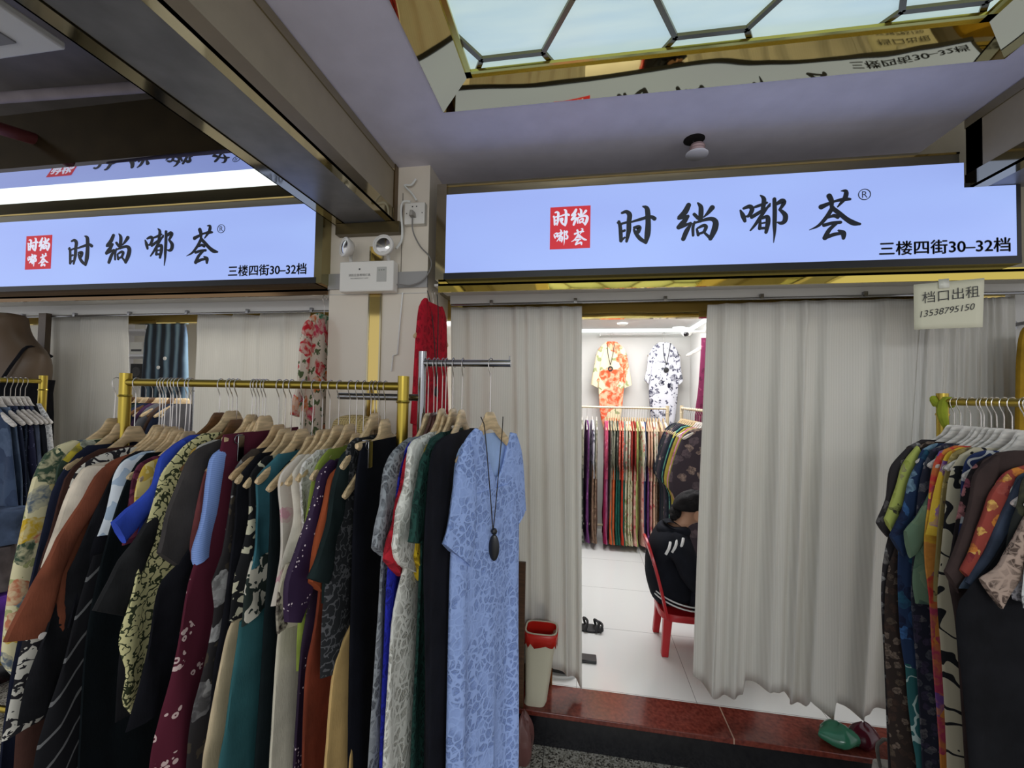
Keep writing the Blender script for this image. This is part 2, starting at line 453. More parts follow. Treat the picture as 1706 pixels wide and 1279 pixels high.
# pillar at the right-hand end of the shop front
fix(MB().box(2.45, 2.9, 1.99, 2.36, 0, 2.855).build('pillar', plain((150, 134, 96), 0.15, 0.4, name='bronze_pillar')))

# ------------------------------------------------------------------ light panel in the right-hand ceiling
LP = thing('ceiling_light_panel', 'large glowing ceiling panel with a gold honeycomb lattice and mirrored surround', 'ceiling light', (0.4, 0.6, 2.87))
og = Vector((0.4, 0.6, 2.87))
ix0, ix1, iy0, iy1 = SKX0+0.135, SKX1-0.155, SKY0+0.13, SKY1-0.135
def rect(x0, x1, y0, y1, z): return [(x0,y0,z),(x1,y0,z),(x1,y1,z),(x0,y1,z)]
MB().rings([rect(SKX0, SKX1, SKY0, SKY1, CEIL+0.03), rect(SKX0, SKX1, SKY0, SKY1, CEIL-0.004), rect(ix0, ix1, iy0, iy1, CEIL+0.0196), rect(ix0, ix1, iy0, iy1, 2.93)], cap=False).build(
    'mirror_surround', mirror((206, 186, 128), 0.03, 0.35, 'gold_mirror_band'), LP, og, smooth=False)
for a in ((ix0, ix1, iy1-0.02, iy1, ), (ix0, ix0+0.02, iy0, iy1), (ix1-0.02, ix1, iy0, iy1), (ix0, ix1, iy0, iy0+0.02)):
    MB().box(*a, 2.882, 2.892).build('gold_trim', mirror((196, 180, 92), 0.2, 0, 'bright_gold'), LP, og)
GLS = NT('lit_frosted_glass'); GLS.out(S((150, 165, 170)), 0.25)
nz = GLS.n('ShaderNodeTexNoise', Vector=GLS.coord((1, 6, 1), rnd=False), Scale=3.0, Detail=3.0)
GLS.set(GLS.b.inputs['Emission Color'], GLS.ramp(nz.outputs[0], [(0.3, S((186, 214, 222))), (0.7, S((206, 228, 226)))]))
GLS.b.inputs['Emission Strength'].default_value = 0.47
MB().box(ix0, ix1, iy0, iy1, 2.905, 2.92).build('glass', GLS.m, LP, og)
# lattice: flat-topped hexagons of side 0.22
m = MB(); s_ = 0.22; seen = set()
def clipseg(a, b):
    t0, t1 = 0.0, 1.0; d = (b[0]-a[0], b[1]-a[1])
    for p, q in ((-d[0], a[0]-ix0), (d[0], ix1-a[0]), (-d[1], a[1]-iy0), (d[1], iy1-a[1])):
        if abs(p) < 1e-9:
            if q < 0: return None
        else:
            r = q/p
            if p < 0: t0 = max(t0, r)
            else: t1 = min(t1, r)
    return None if t0 >= t1 else ((a[0]+d[0]*t0, a[1]+d[1]*t0), (a[0]+d[0]*t1, a[1]+d[1]*t1))
for i in range(-2, 8):
    for j in range(-12, 3):
        cx = -0.254 + i*1.5*s_; cyy = 1.222 + j*s_*math.sqrt(3) + (s_*math.sqrt(3)/2 if i % 2 else 0)
        vs = [(cx + s_*math.cos(k*PI/3), cyy + s_*math.sin(k*PI/3)) for k in range(6)]
        for k in range(6):
            a, b = vs[k], vs[(k+1) % 6]
            key = tuple(sorted(((round(a[0],2), round(a[1],2)), (round(b[0],2), round(b[1],2)))))
            if key in seen: continue
            seen.add(key)
            c = clipseg(a, b)
            if c:
                p0, p1 = Vector((*c[0], 0)), Vector((*c[1], 0)); d = (p1-p0)
                if d.length < 0.004: continue
                ex = d/2; ey = Vector((-d.y, d.x, 0)).normalized()*0.0085
                mid = (p0+p1)/2; mid.z = 2.9
                m.obox(mid, ex*1.02, ey, (0,0,0.006))
m.build('lattice', mirror((120, 112, 84), 0.25, 0, 'bronze_lattice'), LP, og, smooth=False)

# ------------------------------------------------------------------ left-hand bay: lamp strip, mirrored band, dark void with pipes
o = tag(MB().box(-4.4, -1.30, 1.785, 1.955, 2.80, 2.835).build('strip_light', glow((238, 250, 250), 0.82, 'strip_diffuser'), None, (-2.8, 1.87, 2.82), bevel=0.004),
    'long bright white strip light on the ceiling above the left sign', 'light')
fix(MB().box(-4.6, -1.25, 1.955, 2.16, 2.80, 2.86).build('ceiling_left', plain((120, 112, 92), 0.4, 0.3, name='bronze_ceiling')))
band = MB().add([(-4.6,1.785,2.795),(-1.262,1.785,2.795),(-1.262,1.68,2.815),(-4.6,1.68,2.815),(-4.6,1.785,2.815),(-1.262,1.785,2.815),(-1.262,1.68,2.835),(-4.6,1.68,2.835)],
               [(0,1,2,3),(4,7,6,5),(0,4,5,1),(1,5,6,2),(2,6,7,3),(3,7,4,0)])
fix(band.build('trim_9', mirror((200, 198, 205), 0.02, 0.05, 'mirror_band'), smooth=False))
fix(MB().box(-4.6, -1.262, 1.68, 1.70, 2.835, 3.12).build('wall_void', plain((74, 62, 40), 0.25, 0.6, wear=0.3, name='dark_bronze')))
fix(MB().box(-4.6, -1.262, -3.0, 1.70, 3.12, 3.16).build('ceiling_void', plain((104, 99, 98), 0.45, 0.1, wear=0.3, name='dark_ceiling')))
DUSTY = plain((150, 140, 144), 0.9, wear=0.25, name='dusty_lagging')
pa, pb = at(-40, 166, Z=2.98), at(300, 140, Z=2.98)
tag(MB().tube([pa, (pb-pa)*1.25+pa], 0.022, 12).build('insulated_pipe', DUSTY, None, pa), 'grey dusty insulated pipe crossing the dark ceiling void', 'pipe')
pa, pb = at(-30, 205, Z=2.95), at(150, 260, Z=3.02)
tag(MB().tube([pa, pb], 0.03, 12).build('sprinkler_pipe', plain((96, 40, 42), 0.5, name='red_paint'), None, pa), 'dull red pipe in the dark ceiling void on the left', 'pipe')
# air conditioner panel hanging in the corner
AC = thing('ceiling_air_conditioner', 'pale grey ceiling air conditioner unit at the top left corner', 'air conditioner', (-1.75, 0.9, 2.86))
og = Vector((-1.75, 0.9, 2.86))
c0 = at(110, 84, Z=2.80); c1 = at(60, 10, Z=2.80); c2 = at(0, 103, Z=2.80)
m = MB()
m.rings([rect(c0.x-0.8, c0.x, c0.y-1.0, c0.y, 2.80), rect(c0.x-0.8, c0.x, c0.y-1.0, c0.y, 2.825), rect(c0.x-0.7, c0.x-0.1, c0.y-0.9, c0.y-0.1, 2.86), rect(c0.x-0.7, c0.x-0.1, c0.y-0.9, c0.y-0.1, 3.12)])
m.build('panel', plain((205, 206, 208), 0.4, name='ac_plastic'), AC, og, bevel=0.006)
m = MB().box(c0.x-0.62, c0.x-0.12, c0.y-0.09, c0.y-0.05, 2.795, 2.802)
m.build('air_outlet', plain((120, 120, 124), 0.5, name='louvre'), AC, og)

# ------------------------------------------------------------------ the two light-box signs
ORG = lambda zx, zy, ox, oy: (ox + zx*300/1706, oy + zy*300/1706)
def _g(strokes, ox, oy):
    out = []
    for st in strokes:
        q = []
        for x, y, w in st:
            a, b = ORG(x, y, ox, oy); P = at(a, b, Y=1.9); P2 = at(a+0.5, b, Y=1.9)
            q.append((P.x, P.z, w*300/1706*(P2.x-P.x)*2*1.35))
        out.append(q)
    return out
GL = [
 _g([[(745,395,22),(757,440,26),(762,500,28),(765,575,26)], [(775,312,18),(815,300,26),(846,330,36),(840,400,34),(838,480,34),(818,580,20)], [(765,415,16),(832,398,18)], [(765,490,18),(800,478,18)],[(730,405,10),(765,420,22)],
     [(765,572,22),(800,545,14)],
     [(868,396,14),(950,372,22),(1040,348,24),(1082,366,30)], [(972,250,10),(1012,275,34),(1022,400,38),(1016,510,42),(1000,592,24)], [(1000,592,22),(945,555,28),(905,505,24),(888,470,16)], [(890,450,18),(935,450,34),(928,490,30)]], 900, 300),
 _g([[(1405,238,36),(1370,305,42),(1318,352,30)], [(1312,362,24),(1365,352,26),(1400,340,20)], [(1400,345,22),(1350,410,42),(1312,448,34)], [(1310,452,26),(1370,430,24),(1425,405,14)], [(1432,412,14),(1388,480,34),(1355,558,32)],
     [(1492,218,12),(1520,255,32),(1522,320,36),(1516,385,30)], [(1628,262,38),(1590,310,26),(1548,352,10)], [(1458,325,24),(1495,362,26)], [(1462,398,16),(1446,450,22),(1448,525,18)], [(1450,412,14),(1540,382,22),(1620,368,30),(1660,400,40),(1650,470,44),(1612,555,30)], [(1612,552,24),(1560,505,16)],
     [(1482,465,14),(1496,520,22)], [(1488,458,14),(1545,432,24),(1570,445,26),(1552,490,24)], [(1498,512,18),(1555,492,18)]], 900, 300),
 _g([[(190,345,14),(214,395,34),(232,445,24)], [(222,325,20),(275,308,32),(300,330,34),(285,375,30),(262,400,22)], [(230,408,14),(272,392,16)],
     [(380,203,10),(412,240,32),(402,335,30)], [(330,312,20),(400,288,24),(440,272,18)], [(298,408,28),(380,358,26),(470,303,12)], [(468,285,16),(390,392,26),(330,480,22),(284,535,12)],
     [(376,440,18),(372,515,26)], [(388,424,16),(442,405,30),(450,460,34),(432,552,24)], [(385,468,12),(420,462,14)], [(378,515,20),(432,512,20)],
     [(510,238,26),(514,350,30),(512,480,28),(512,560,18),(503,650,4)], [(520,292,20),(580,258,38),(600,275,32),(562,338,20)], [(562,338,18),(612,390,34),(608,445,34),(575,466,26),(540,458,10)]], 1200, 290),
 _g([[(955,312,40),(1010,288,30),(1090,256,20),(1175,240,32),(1228,238,20)], [(1030,208,40),(1052,260,36),(1052,325,22)], [(1145,160,8),(1188,165,30),(1180,225,34),(1112,310,12)],
     [(1062,318,32),(1005,408,30),(930,488,22),(842,530,4)], [(1062,325,34),(1120,368,34),(1195,428,36),(1260,464,40),(1320,474,20)],
     [(1025,412,16),(1075,395,28),(1112,410,26)], [(982,485,28),(1060,465,26),(1135,458,26)], [(1095,470,24),(1030,530,30),(990,605,36)], [(995,602,30),(1080,572,28),(1150,562,22)], [(1118,535,14),(1162,560,38),(1165,608,24)]], 1200, 290)]
def ribbon(m, st, y0, y1, f):
    """one brush stroke: (x, z, width) points, smoothed, as a thin raised shape"""
    pts = crom(st, max(10, 6*len(st)))
    L, R = [], []
    for i, p in enumerate(pts):
        d = pts[min(i+1, len(pts)-1)] - pts[max(i-1, 0)]; d = Vector((d.x, d.y)); d.normalize()
        nrm = Vector((-d.y, d.x)); w = max(p.z, 0.0004)/2
        L.append((p.x+nrm.x*w, p.y+nrm.y*w)); R.append((p.x-nrm.x*w, p.y-nrm.y*w))
    def cap(p, d0, w):
        a0 = math.atan2(d0[1], d0[0])
        return [(p.x + w*math.cos(a0+a), p.y + w*math.sin(a0+a)) for a in (1.571, 1.1, 0.55, 0, -0.55, -1.1, -1.571)]
    d = pts[-1]-pts[-2]; e = cap(pts[-1], (d.x, d.y), pts[-1].z/2)
    d = pts[0]-pts[1]; b = cap(pts[0], (d.x, d.y), pts[0].z/2)
    loop = [f(*q) for q in L + e + list(reversed(R)) + b]
    n = len(L)
    # strip of quads (strokes bend, so no single big face)
    F = lambda q, y: (f(*q)[0], y, f(*q)[1])
    base = len(m.v)
    for i in range(n): m.v += [F(L[i], y0), F(R[i], y0), F(L[i], y1), F(R[i], y1)]
    for i in range(n-1):
        k = base + 4*i
        m.f += [(k, k+1, k+5, k+4), (k+2, k+6, k+7, k+3), (k, k+4, k+6, k+2), (k+1, k+3, k+7, k+5)]
    for ring, p in ((e, pts[-1]), (b, pts[0])):
        q = [F(x, y0) for x in ring]; m.add(q, [tuple(range(len(q)))])
        q = [F(x, y1) for x in ring]; m.add(q, [tuple(range(len(q)))])
def glyph_box(g):
    xs = [p[0] for st in g for p in st]; zs = [p[1] for st in g for p in st]
    return min(xs), max(xs), min(zs), max(zs)
def text_flat(m, body, width, org, ex, ey, bold=0.0, depth=0.001, align=0.0, shear=0.0, xscale=1.0):
    """printed words as flat mesh: org = lower left corner, ex / ey unit vectors, width in metres"""
    c = bpy.data.curves.new('words', 'FONT'); c.body = body; c.resolution_u = 4; c.offset = bold; c.extrude = 0.0; c.shear = shear
    o = bpy.data.objects.new('words', c); COL.objects.link(o)
    dg = bpy.context.evaluated_depsgraph_get(); dg.update()
    me = bpy.data.meshes.new_from_object(o.evaluated_get(dg))
    vs = [v.co.copy() for v in me.vertices]; fs = [tuple(p.vertices) for p in me.polygons]
    bpy.data.objects.remove(o); bpy.data.curves.remove(c); bpy.data.meshes.remove(me)
    x0 = min(v.x for v in vs); x1 = max(v.x for v in vs); k = width/(x1-x0)
    org = Vector(org); ex = Vector(ex); ey = Vector(ey); nrm = ex.cross(ey)
    m.add([org + ex*((v.x-x0)*k) + ey*(v.y*k/xscale) + nrm*depth for v in vs], fs)
    return m
# sign faces are lit plastic; the glow colour varies a little at random
FACE = NT('lit_sign_face'); FACE.out(S((96, 106, 150)), 0.3)
nz = FACE.n('ShaderNodeTexNoise', Vector=FACE.coord((0.6, 1, 2.0), rnd=False), Scale=2.0, Detail=1.0)
FACE.set(FACE.b.inputs['Emission Color'], FACE.ramp(nz.outputs[0], [(0.3, S((158, 178, 242))), (0.7, S((166, 190, 250)))]))
FACE.b.inputs['Emission Strength'].default_value = 0.54
INK = plain((24, 30, 44), 0.5, name='dark_ink'); SEAL = NT('red_seal'); SEAL.out(S((190, 40, 50)), 0.5); SEAL.b.inputs['Emission Color'].default_value = S((200, 40, 52)); SEAL.b.inputs['Emission Strength'].default_value = 0.34
WINK = glow((225, 230, 250), 0.58, 'lit_white')
BOXB = plain((40, 40, 42), 0.35, 0.4, name='black_aluminium')
SX0, SX1, SZ0, SZ1, SNX, SNZ = -0.648, 1.673, 2.281, 2.663, 1.4985, 2.562
def sign(dx, label, x0, x1, notch):
    og = Vector(((x0+x1)/2, 1.93, 2.47))
    s = thing('light_box_sign', label, 'sign', og)
    if notch: poly = [(x0,SZ0),(x1,SZ0),(x1,SNZ),(SNX,SNZ),(SNX,SZ1),(x0,SZ1)]
    else: poly = [(x0,SZ0),(x1,SZ0),(x1,SZ1),(x0,SZ1)]
    MB().prism([(x, 1.9, z) for x, z in poly], (0,0,0), (0,0.008,0)).build('lit_face', FACE.m, s, og, smooth=False)
    # box behind the face and its metal frame
    g = 0.03
    MB().prism([(x, 1.9085, z) for x, z in poly], (0,0,0), (0,0.10,0)).build('box', BOXB, s, og, smooth=False)
    MB().box(x0-0.005, x1+0.012, 1.895, 2.0, SZ0-0.03, SZ0).build('bottom_rail', BOXB, s, og)
    MB().box(x0-0.048, x0, 1.897, 2.0, SZ0-0.03, 2.715).build('side_frame', CHAMP, s, og)
    MB().box(x0, SNX if notch else x1, 1.92, 2.0, SZ1+0.002, 2.715).build('top_rail', plain((112, 106, 92), 0.3, 0.7, name='bronze_frame'), s, og)
    MB().box(x0, SNX if notch else x1, 1.917, 1.93, 2.709, 2.717).build('top_edge', GOLD, s, og)
    if notch:
        MB().box(SNX+0.004, x1+0.02, 1.905, 1.925, SNZ+0.002, SNZ+0.02).build('notch_rail', BOXB, s, og)
        MB().box(x1, x1+0.014, 1.898, 2.0, SZ0, SNZ).build('side_frame', BOXB, s, og)
    else:
        MB().box(x1, x1+0.042, 1.897, 2.0, SZ0-0.03, 2.715).build('side_frame', plain((150, 140, 100), 0.15, 0.9, name='olive_steel'), s, og)
    # brush lettering
    for gl in GL:
        m = MB()
        for k_, st in enumerate(gl): ribbon(m, [(x+dx, z, w) for x, z, w in st], 1.8985-0.00018*k_, 1.8995, lambda a, b: (a, b))
        m.build('lettering', INK, s, og, smooth=False)
    # red seal with the same four characters in white
    a, b = at(917, 346, Y=1.9), at(983, 413, Y=1.9)
    seal = MB().box(a.x+dx, b.x+dx, 1.8975, 1.8998, b.z, a.z).build('seal', SEAL.m, s, og, smooth=False)
    m = MB(); w = b.x-a.x; h = a.z-b.z
    for gl, (qx, qz) in zip(GL, ((0.27, 0.74), (0.73, 0.74), (0.27, 0.27), (0.72, 0.27))):
        bx = glyph_box(gl); cx, cz = (bx[0]+bx[1])/2, (bx[2]+bx[3])/2; k = 0.40*w/max(bx[1]-bx[0], bx[3]-bx[2])
        for k_, st in enumerate(gl):
            ribbon(m, [(a.x+dx+w*qx+(x-cx)*k, b.z+h*qz+(z-cz)*k, ww*k*1.15) for x, z, ww in st], 1.896-0.00012*k_, 1.8972, lambda p, q: (p, q))
    m.build('seal_lettering', WINK, seal, (0,0,0) if False else og, smooth=False)
    # address line
    a, b = at(1465, 424, Y=1.9), at(1683, 416, Y=1.9)
    m = MB()
    for qx, qz in ((0,0),(0.0016,0),(-0.0016,0),(0,0.0014),(0,-0.0014)): text_flat(m, '三楼四街30–32档', b.x-a.x, (a.x+dx+qx, 1.899-abs(qx)*0.02-abs(qz)*0.05, b.z-0.002+qz), (1,0,0), (0,0,1), depth=0.0)
    m.build('address_lettering', INK, s, og, smooth=False)
    # registered mark
    c = at(1440, 324, Y=1.9); r = (at(1450, 324, Y=1.9).x - c.x)
    m = MB(); m.tube([(c.x+dx+r*math.cos(k*PI/16), 1.899, c.z+r*math.sin(k*PI/16)) for k in range(32)], 0.0017, 6, closed=True)
    text_flat(m, 'R', r*0.95, (c.x+dx-r*0.42, 1.899, c.z-r*0.62), (1,0,0), (0,0,1), bold=0.0, depth=0.0)
    m.build('registered_mark', INK, s, og, smooth=False)
    return s
sign(0.0, 'right lit shop sign box over the curtained doorway, with a notched upper corner', SX0, SX1, True)
DXL = at(45, 395, Y=1.9).x - at(917, 346, Y=1.9).x
sign(DXL, 'left lit shop sign box beside the pillar, partly hidden by the ceiling beam', -3.72, -1.338, False)

# gold mirror fascia under the signs, pale boards and curtain tracks
FASC = mirror((214, 190, 96), 0.04, 0.5, 'gold_fascia')
fix(MB().box(-0.70, 1.96, 1.955, 1.965, 2.205, 2.252).build('trim_10', FASC))
fix(MB().box(-4.5, -1.30, 1.955, 1.965, 2.205, 2.252).build('trim_11', mirror((120, 96, 70), 0.08, 0.5, 'brown_fascia')))
fix(MB().box(-0.72, 1.975, 1.955, 2.16, 2.235, 2.246).build('trim_12', plain((196, 192, 184), 0.5, name='pale_board')))
fix(MB().box(-4.5, -1.30, 1.955, 2.16, 2.225, 2.236).build('trim_13', plain((196, 192, 184), 0.5, name='pale_board')))
fix(MB().box(-0.70, 1.975, 2.15, 2.165, 2.19, 2.236).build('trim_14', plain((205, 202, 196), 0.45, name='pale_board')))
fix(MB().box(-4.5, -1.30, 2.15, 2.165, 2.165, 2.236).build('trim_15', plain((200, 198, 194), 0.45, name='pale_board')))
def track(label, x0, x1, z0, z1):
    og = Vector(((x0+x1)/2, 2.19, z0))
    tr = thing('curtain_track', label, 'curtain track', og)
    MB().tube([(x0, 2.14, z0), (x1, 2.14, z1)], 0.006, 8).build('rod', STEEL, tr, og)
    n = int((x1-x0)/0.45)
    for i in range(n+1):
        x = x0 + (x1-x0)*(i+0.5)/(n+1); z = z0 + (z1-z0)*(i+0.5)/(n+1)
        MB().box(x-0.008, x+0.008, 2.132, 2.150, z-0.004, z+0.02).build('bracket', STEEL, tr, og)
    return tr
track('thin steel curtain rod over the right shop doorway', -0.69, 1.95, 2.182, 2.192)
track('thin steel curtain rod under the left sign', -4.2, -1.31, 2.15, 2.16)

# ================================================================== clothes on hangers
def sgn(x): return -1.0 if x < 0 else 1.0
def loft2(m, A, B, th, fold=(0.0, 30.0, 0.0), n=22, K=26, toff=0.0, thin_top=True, hem=0.0):
    """a soft double layer between the edges A and B (lists of (u, z)); local axes u across, t through, z up"""
    a = crom(A, K); b = crom(B, K); R = []
    amp, fr, ph = fold
    for k in range(K):
        s = k/(K-1); env = (0.8+0.2*min(1, s*5)) if thin_top else 1.0
        ramp = min(1.0, s*1.4); ring = []
        mid = (a[k]+b[k])/2; half = (a[k]-b[k])/2
        for j in range(n):
            an = 2*PI*j/n; c, si = math.cos(an), math.sin(an)
            p = mid + half*c
            tt = th*env*sgn(si)*abs(si)**0.6 + toff + amp*ramp*(math.sin(fr*p.x + ph + 1.3*math.sin(2.2*s+ph)) + 0.45*math.sin(2.1*fr*p.x + 2*ph + 2.0*s)) * (0.25+0.75*abs(c)**0.5 if amp else 1)
            ring.append((p.x, tt, p.y + (hem*math.sin(p.x*23+ph)*(s**6) if hem else 0)))
        R.append(ring)
    return m.rings(R)
_hu = [(0,-0.109),(0.024,-0.110),(0.031,-0.120),(0.042,-0.138),(0.062,-0.154),(0.09,-0.172),(0.13,-0.197),(0.165,-0.220),(0.176,-0.231)]
_hl = [(0,-0.160),(0.018,-0.163),(0.032,-0.172),(0.046,-0.182),(0.064,-0.192),(0.09,-0.206),(0.13,-0.228),(0.165,-0.246),(0.178,-0.240)]
HUP = [(-u, z) for u, z in reversed(_hu[1:])] + _hu
HLO = [(-u, z) for u, z in reversed(_hl[1:])] + _hl
def hup(u):
    u = abs(u)
    for (a, z0), (b, z1) in zip(_hu, _hu[1:]):
        if u <= b: return z0 + (z1-z0)*(u-a)/(b-a)
    return _hu[-1][1]
HCLIP_UP = [(-0.15,-0.150),(-0.13,-0.148),(-0.06,-0.148),(-0.035,-0.135),(-0.026,-0.100),(0,-0.097),(0.026,-0.100),(0.035,-0.135),(0.06,-0.148),(0.13,-0.148),(0.15,-0.150)]
HCLIP_LO = [(-0.15,-0.165),(-0.13,-0.172),(-0.06,-0.172),(-0.035,-0.172),(-0.026,-0.172),(0,-0.172),(0.026,-0.172),(0.035,-0.172),(0.06,-0.172),(0.13,-0.172),(0.15,-0.165)]
HB = {}
def hanger(loc, rotz, label, mat=None, clip=False, group=None, tilt=0.0, up=0.0, roll=0.0, narrow=1.0):
    mat = mat or WOOD
    key = (mat.name, clip)
    g = thing('clothes_hanger', label, 'hanger', loc, rotz, group)
    g.rotation_euler = (0, roll, rotz+tilt); g.scale.x = narrow
    if key not in HB:
        m = MB()
        a = HCLIP_UP if clip else HUP; b = HCLIP_LO if clip else HLO
        loft2(m, a, b, 0.0055, n=10, K=41, thin_top=False)
        bar = m.build('shoulder_bar', mat, g)
        hk = MB().tube([(-0.0135,0,-0.012),(-0.0155,0,-0.002),(-0.0125,0,0.009),(-0.006,0,0.0145),(0.002,0,0.0155),(0.010,0,0.0115),(0.0150,0,0.003),(0.0145,0,-0.008),(0.010,0,-0.020),(0.003,0,-0.032),(0,0,-0.042),(0,0,-0.10),(0,0,-0.155)], 0.0015, 6).build('hook', WIRE, g)
        HB[key] = [bar, hk]; bar.location.z = up
        if clip:
            for s in (-1, 1):
                cl = MB().box(s*0.10-0.011, s*0.10+0.011, 0.008, 0.012, -0.222, -0.150).box(s*0.10-0.011, s*0.10+0.011, -0.012, -0.008, -0.222, -0.150).box(s*0.10-0.009, s*0.10+0.009, -0.009, 0.009, -0.150, -0.146)
                HB[key].append(cl.build('clip', STEEL, g, bevel=0.001))
                HB[key].append(MB().tube([(s*0.10+0.013+0.010*math.cos(k*PI/4), 0.010, -0.160+0.012*math.sin(k*PI/4)) for k in range(8)], 0.0016, 6, closed=True).build('clip_spring', STEEL, g))
    else:
        for o in HB[key]:
            c = o.copy(); COL.objects.link(c); c.parent = g
            if not o.name.startswith('hook'): c.location.z = up
    return g
class Frame:
    """the upright plane a garment hangs in"""
    def __init__(s, p0, rotz):
        s.p0 = Vector(p0); s.r = rotz
        s.eu = Vector((math.cos(rotz), math.sin(rotz), 0)); s.et = Vector((-math.sin(rotz), math.cos(rotz), 0))
    def px(s, pts):
        out = []
        for p in pts:
            q = at_plane(p[0], p[1], s.p0, s.et) - s.p0
            out.append((q.dot(s.eu), q.z))
        return out
PHI = [0.0]
def hup_fit(fr): return min(0.03, max(-0.045, fr.top[1] - hup(fr.top[0]) - 0.006))
def garment(name, label, cat, fr, parts, group=None, th=0.010, log=None):
    """parts: ('body'|'skirt'..., material, near-edge pixels[, far scale]) or ('sleeve', material, outer pixels, inner pixels)"""
    g = thing(name, label, cat, fr.p0, fr.r, group)
    PHI[0] += 1.7
    for pt in parts:
        nm, mat = pt[0], pt[1]
        if nm in ('sleeve', 'collar', 'cuff'):
            A, B = fr.px(pt[2]), fr.px(pt[3])
            m = MB(); loft2(m, A, B, th*1.15, (0.004, 60, PHI[0]), 16, 18, 0.007); m.build(nm, mat, g)
            m = MB(); loft2(m, [(-u, z) for u, z in B], [(-u, z) for u, z in A], th, (0.004, 60, PHI[0]), 16, 18, 0.0); m.build(nm, mat, g)
        else:
            q = list(pt[2])
            if q[-1][1] >= 1279: q.append((2*q[-1][0]-q[-2][0] if abs(q[-1][0]-q[-2][0]) < 30 else q[-1][0], 1560))
            N = fr.px(q); k = pt[3] if len(pt) > 3 else 1.0; to = pt[4] if len(pt) > 4 else 0.0
            N = [(min(max(u, 0.05), 0.55), z) for u, z in N]
            F = [(-u*k, z) for u, z in N]
            if not hasattr(fr, 'top'): fr.top = N[0]
            m = MB(); loft2(m, N, F, th, (0.0075, 42, PHI[0]), 40, 34, to, hem=0.008); m.build(nm, mat, g)
    return g

# ------------------------------------------------------------------ racks
def rack(name, label, p, q, z, mat, group=None, r=0.0122, rp=0.0168, top=0.03, y2=None, stretcher=0.35):
    """clothes rail from p to q (x, y) at height z, on two posts with cross feet"""
    p = Vector((*p, 0)); q = Vector((*q, 0)); d = (q-p).normalized(); nrm = Vector((-d.y, d.x, 0))
    g = thing(name, label, 'clothes rack', (p+q)/2, 0, group); og = (p+q)/2
    up = Vector((0,0,1))
    MB().tube([p+up*z, q+up*z], r, 14).build('rail', mat, g, og)
    for e in (p, q):
        MB().tube([e+up*0.03, e+up*(z+top)], rp, 14).build('post', mat, g, og)
        MB().lathe([(rp+0.0015, -0.004), (rp+0.003, 0), (rp+0.0015, 0.004)], tuple(e+up*(z-0.045)), (0,0,1), 14).build('post_ring', mat, g, og)
        MB().tube([e-nrm*0.22+up*0.03, e+nrm*0.22+up*0.03], rp*0.9, 12).build('foot', mat, g, og)
    if stretcher: MB().tube([p+up*stretcher, q+up*stretcher], r, 12).build('stretcher', mat, g, og)
    return g
YR = 1.15
ZR = at(440, 640, Y=YR).z
PL, PR = at(209, 640, Y=YR), at(672, 645, Y=YR)
rack('clothes_rack', 'gold tubular clothes rack crowded with garments in front of the pillar', (PL.x, YR), (PR.x, YR), ZR, GOLDB)
# wire ring hooked over the rack's end post is a spare hook
# steel rack behind: post, low bar running behind the gold rack, and the arm that holds the lace dresses
YS = 1.20
SP = at(703, 640, Y=YS); SA = at(851, 604, Y=YS); SB = at(565, 656, Y=YS); ZA = at(780, 605, Y=YS).z; ZB = at(640, 661, Y=YS).z
g = thing('display_stand', 'steel display stand with an upper arm for lace dresses beside the gold rack', 'clothes rack', (SP.x, YS, 0)); og = Vector((SP.x, YS, 0))
MB().tube([(SP.x, YS, 0.03), (SP.x, YS, ZA+0.035)], 0.012, 14).build('post', STEEL, g, og)
MB().tube([(SP.x, YS, ZA), (SA.x, YS, ZA)], 0.0105, 14).build('arm', STEEL, g, og)
MB().tube([(SA.x-0.004, YS, ZA), (SA.x-0.004, YS, ZA+0.022)], 0.002, 8).build('stop_pin', STEEL, g, og)
MB().tube([(SB.x, YS, ZB), (SP.x, YS, ZB)], 0.0105, 14).build('lower_arm', STEEL, g, og)
for dx, dy in ((0.2, 0), (-0.2, 0), (0, 0.2), (0, -0.2)):
    MB().tube([(SP.x, YS, 0.05), (SP.x+dx, YS+dy, 0.015)], 0.01, 10).build('foot', STEEL, g, og)

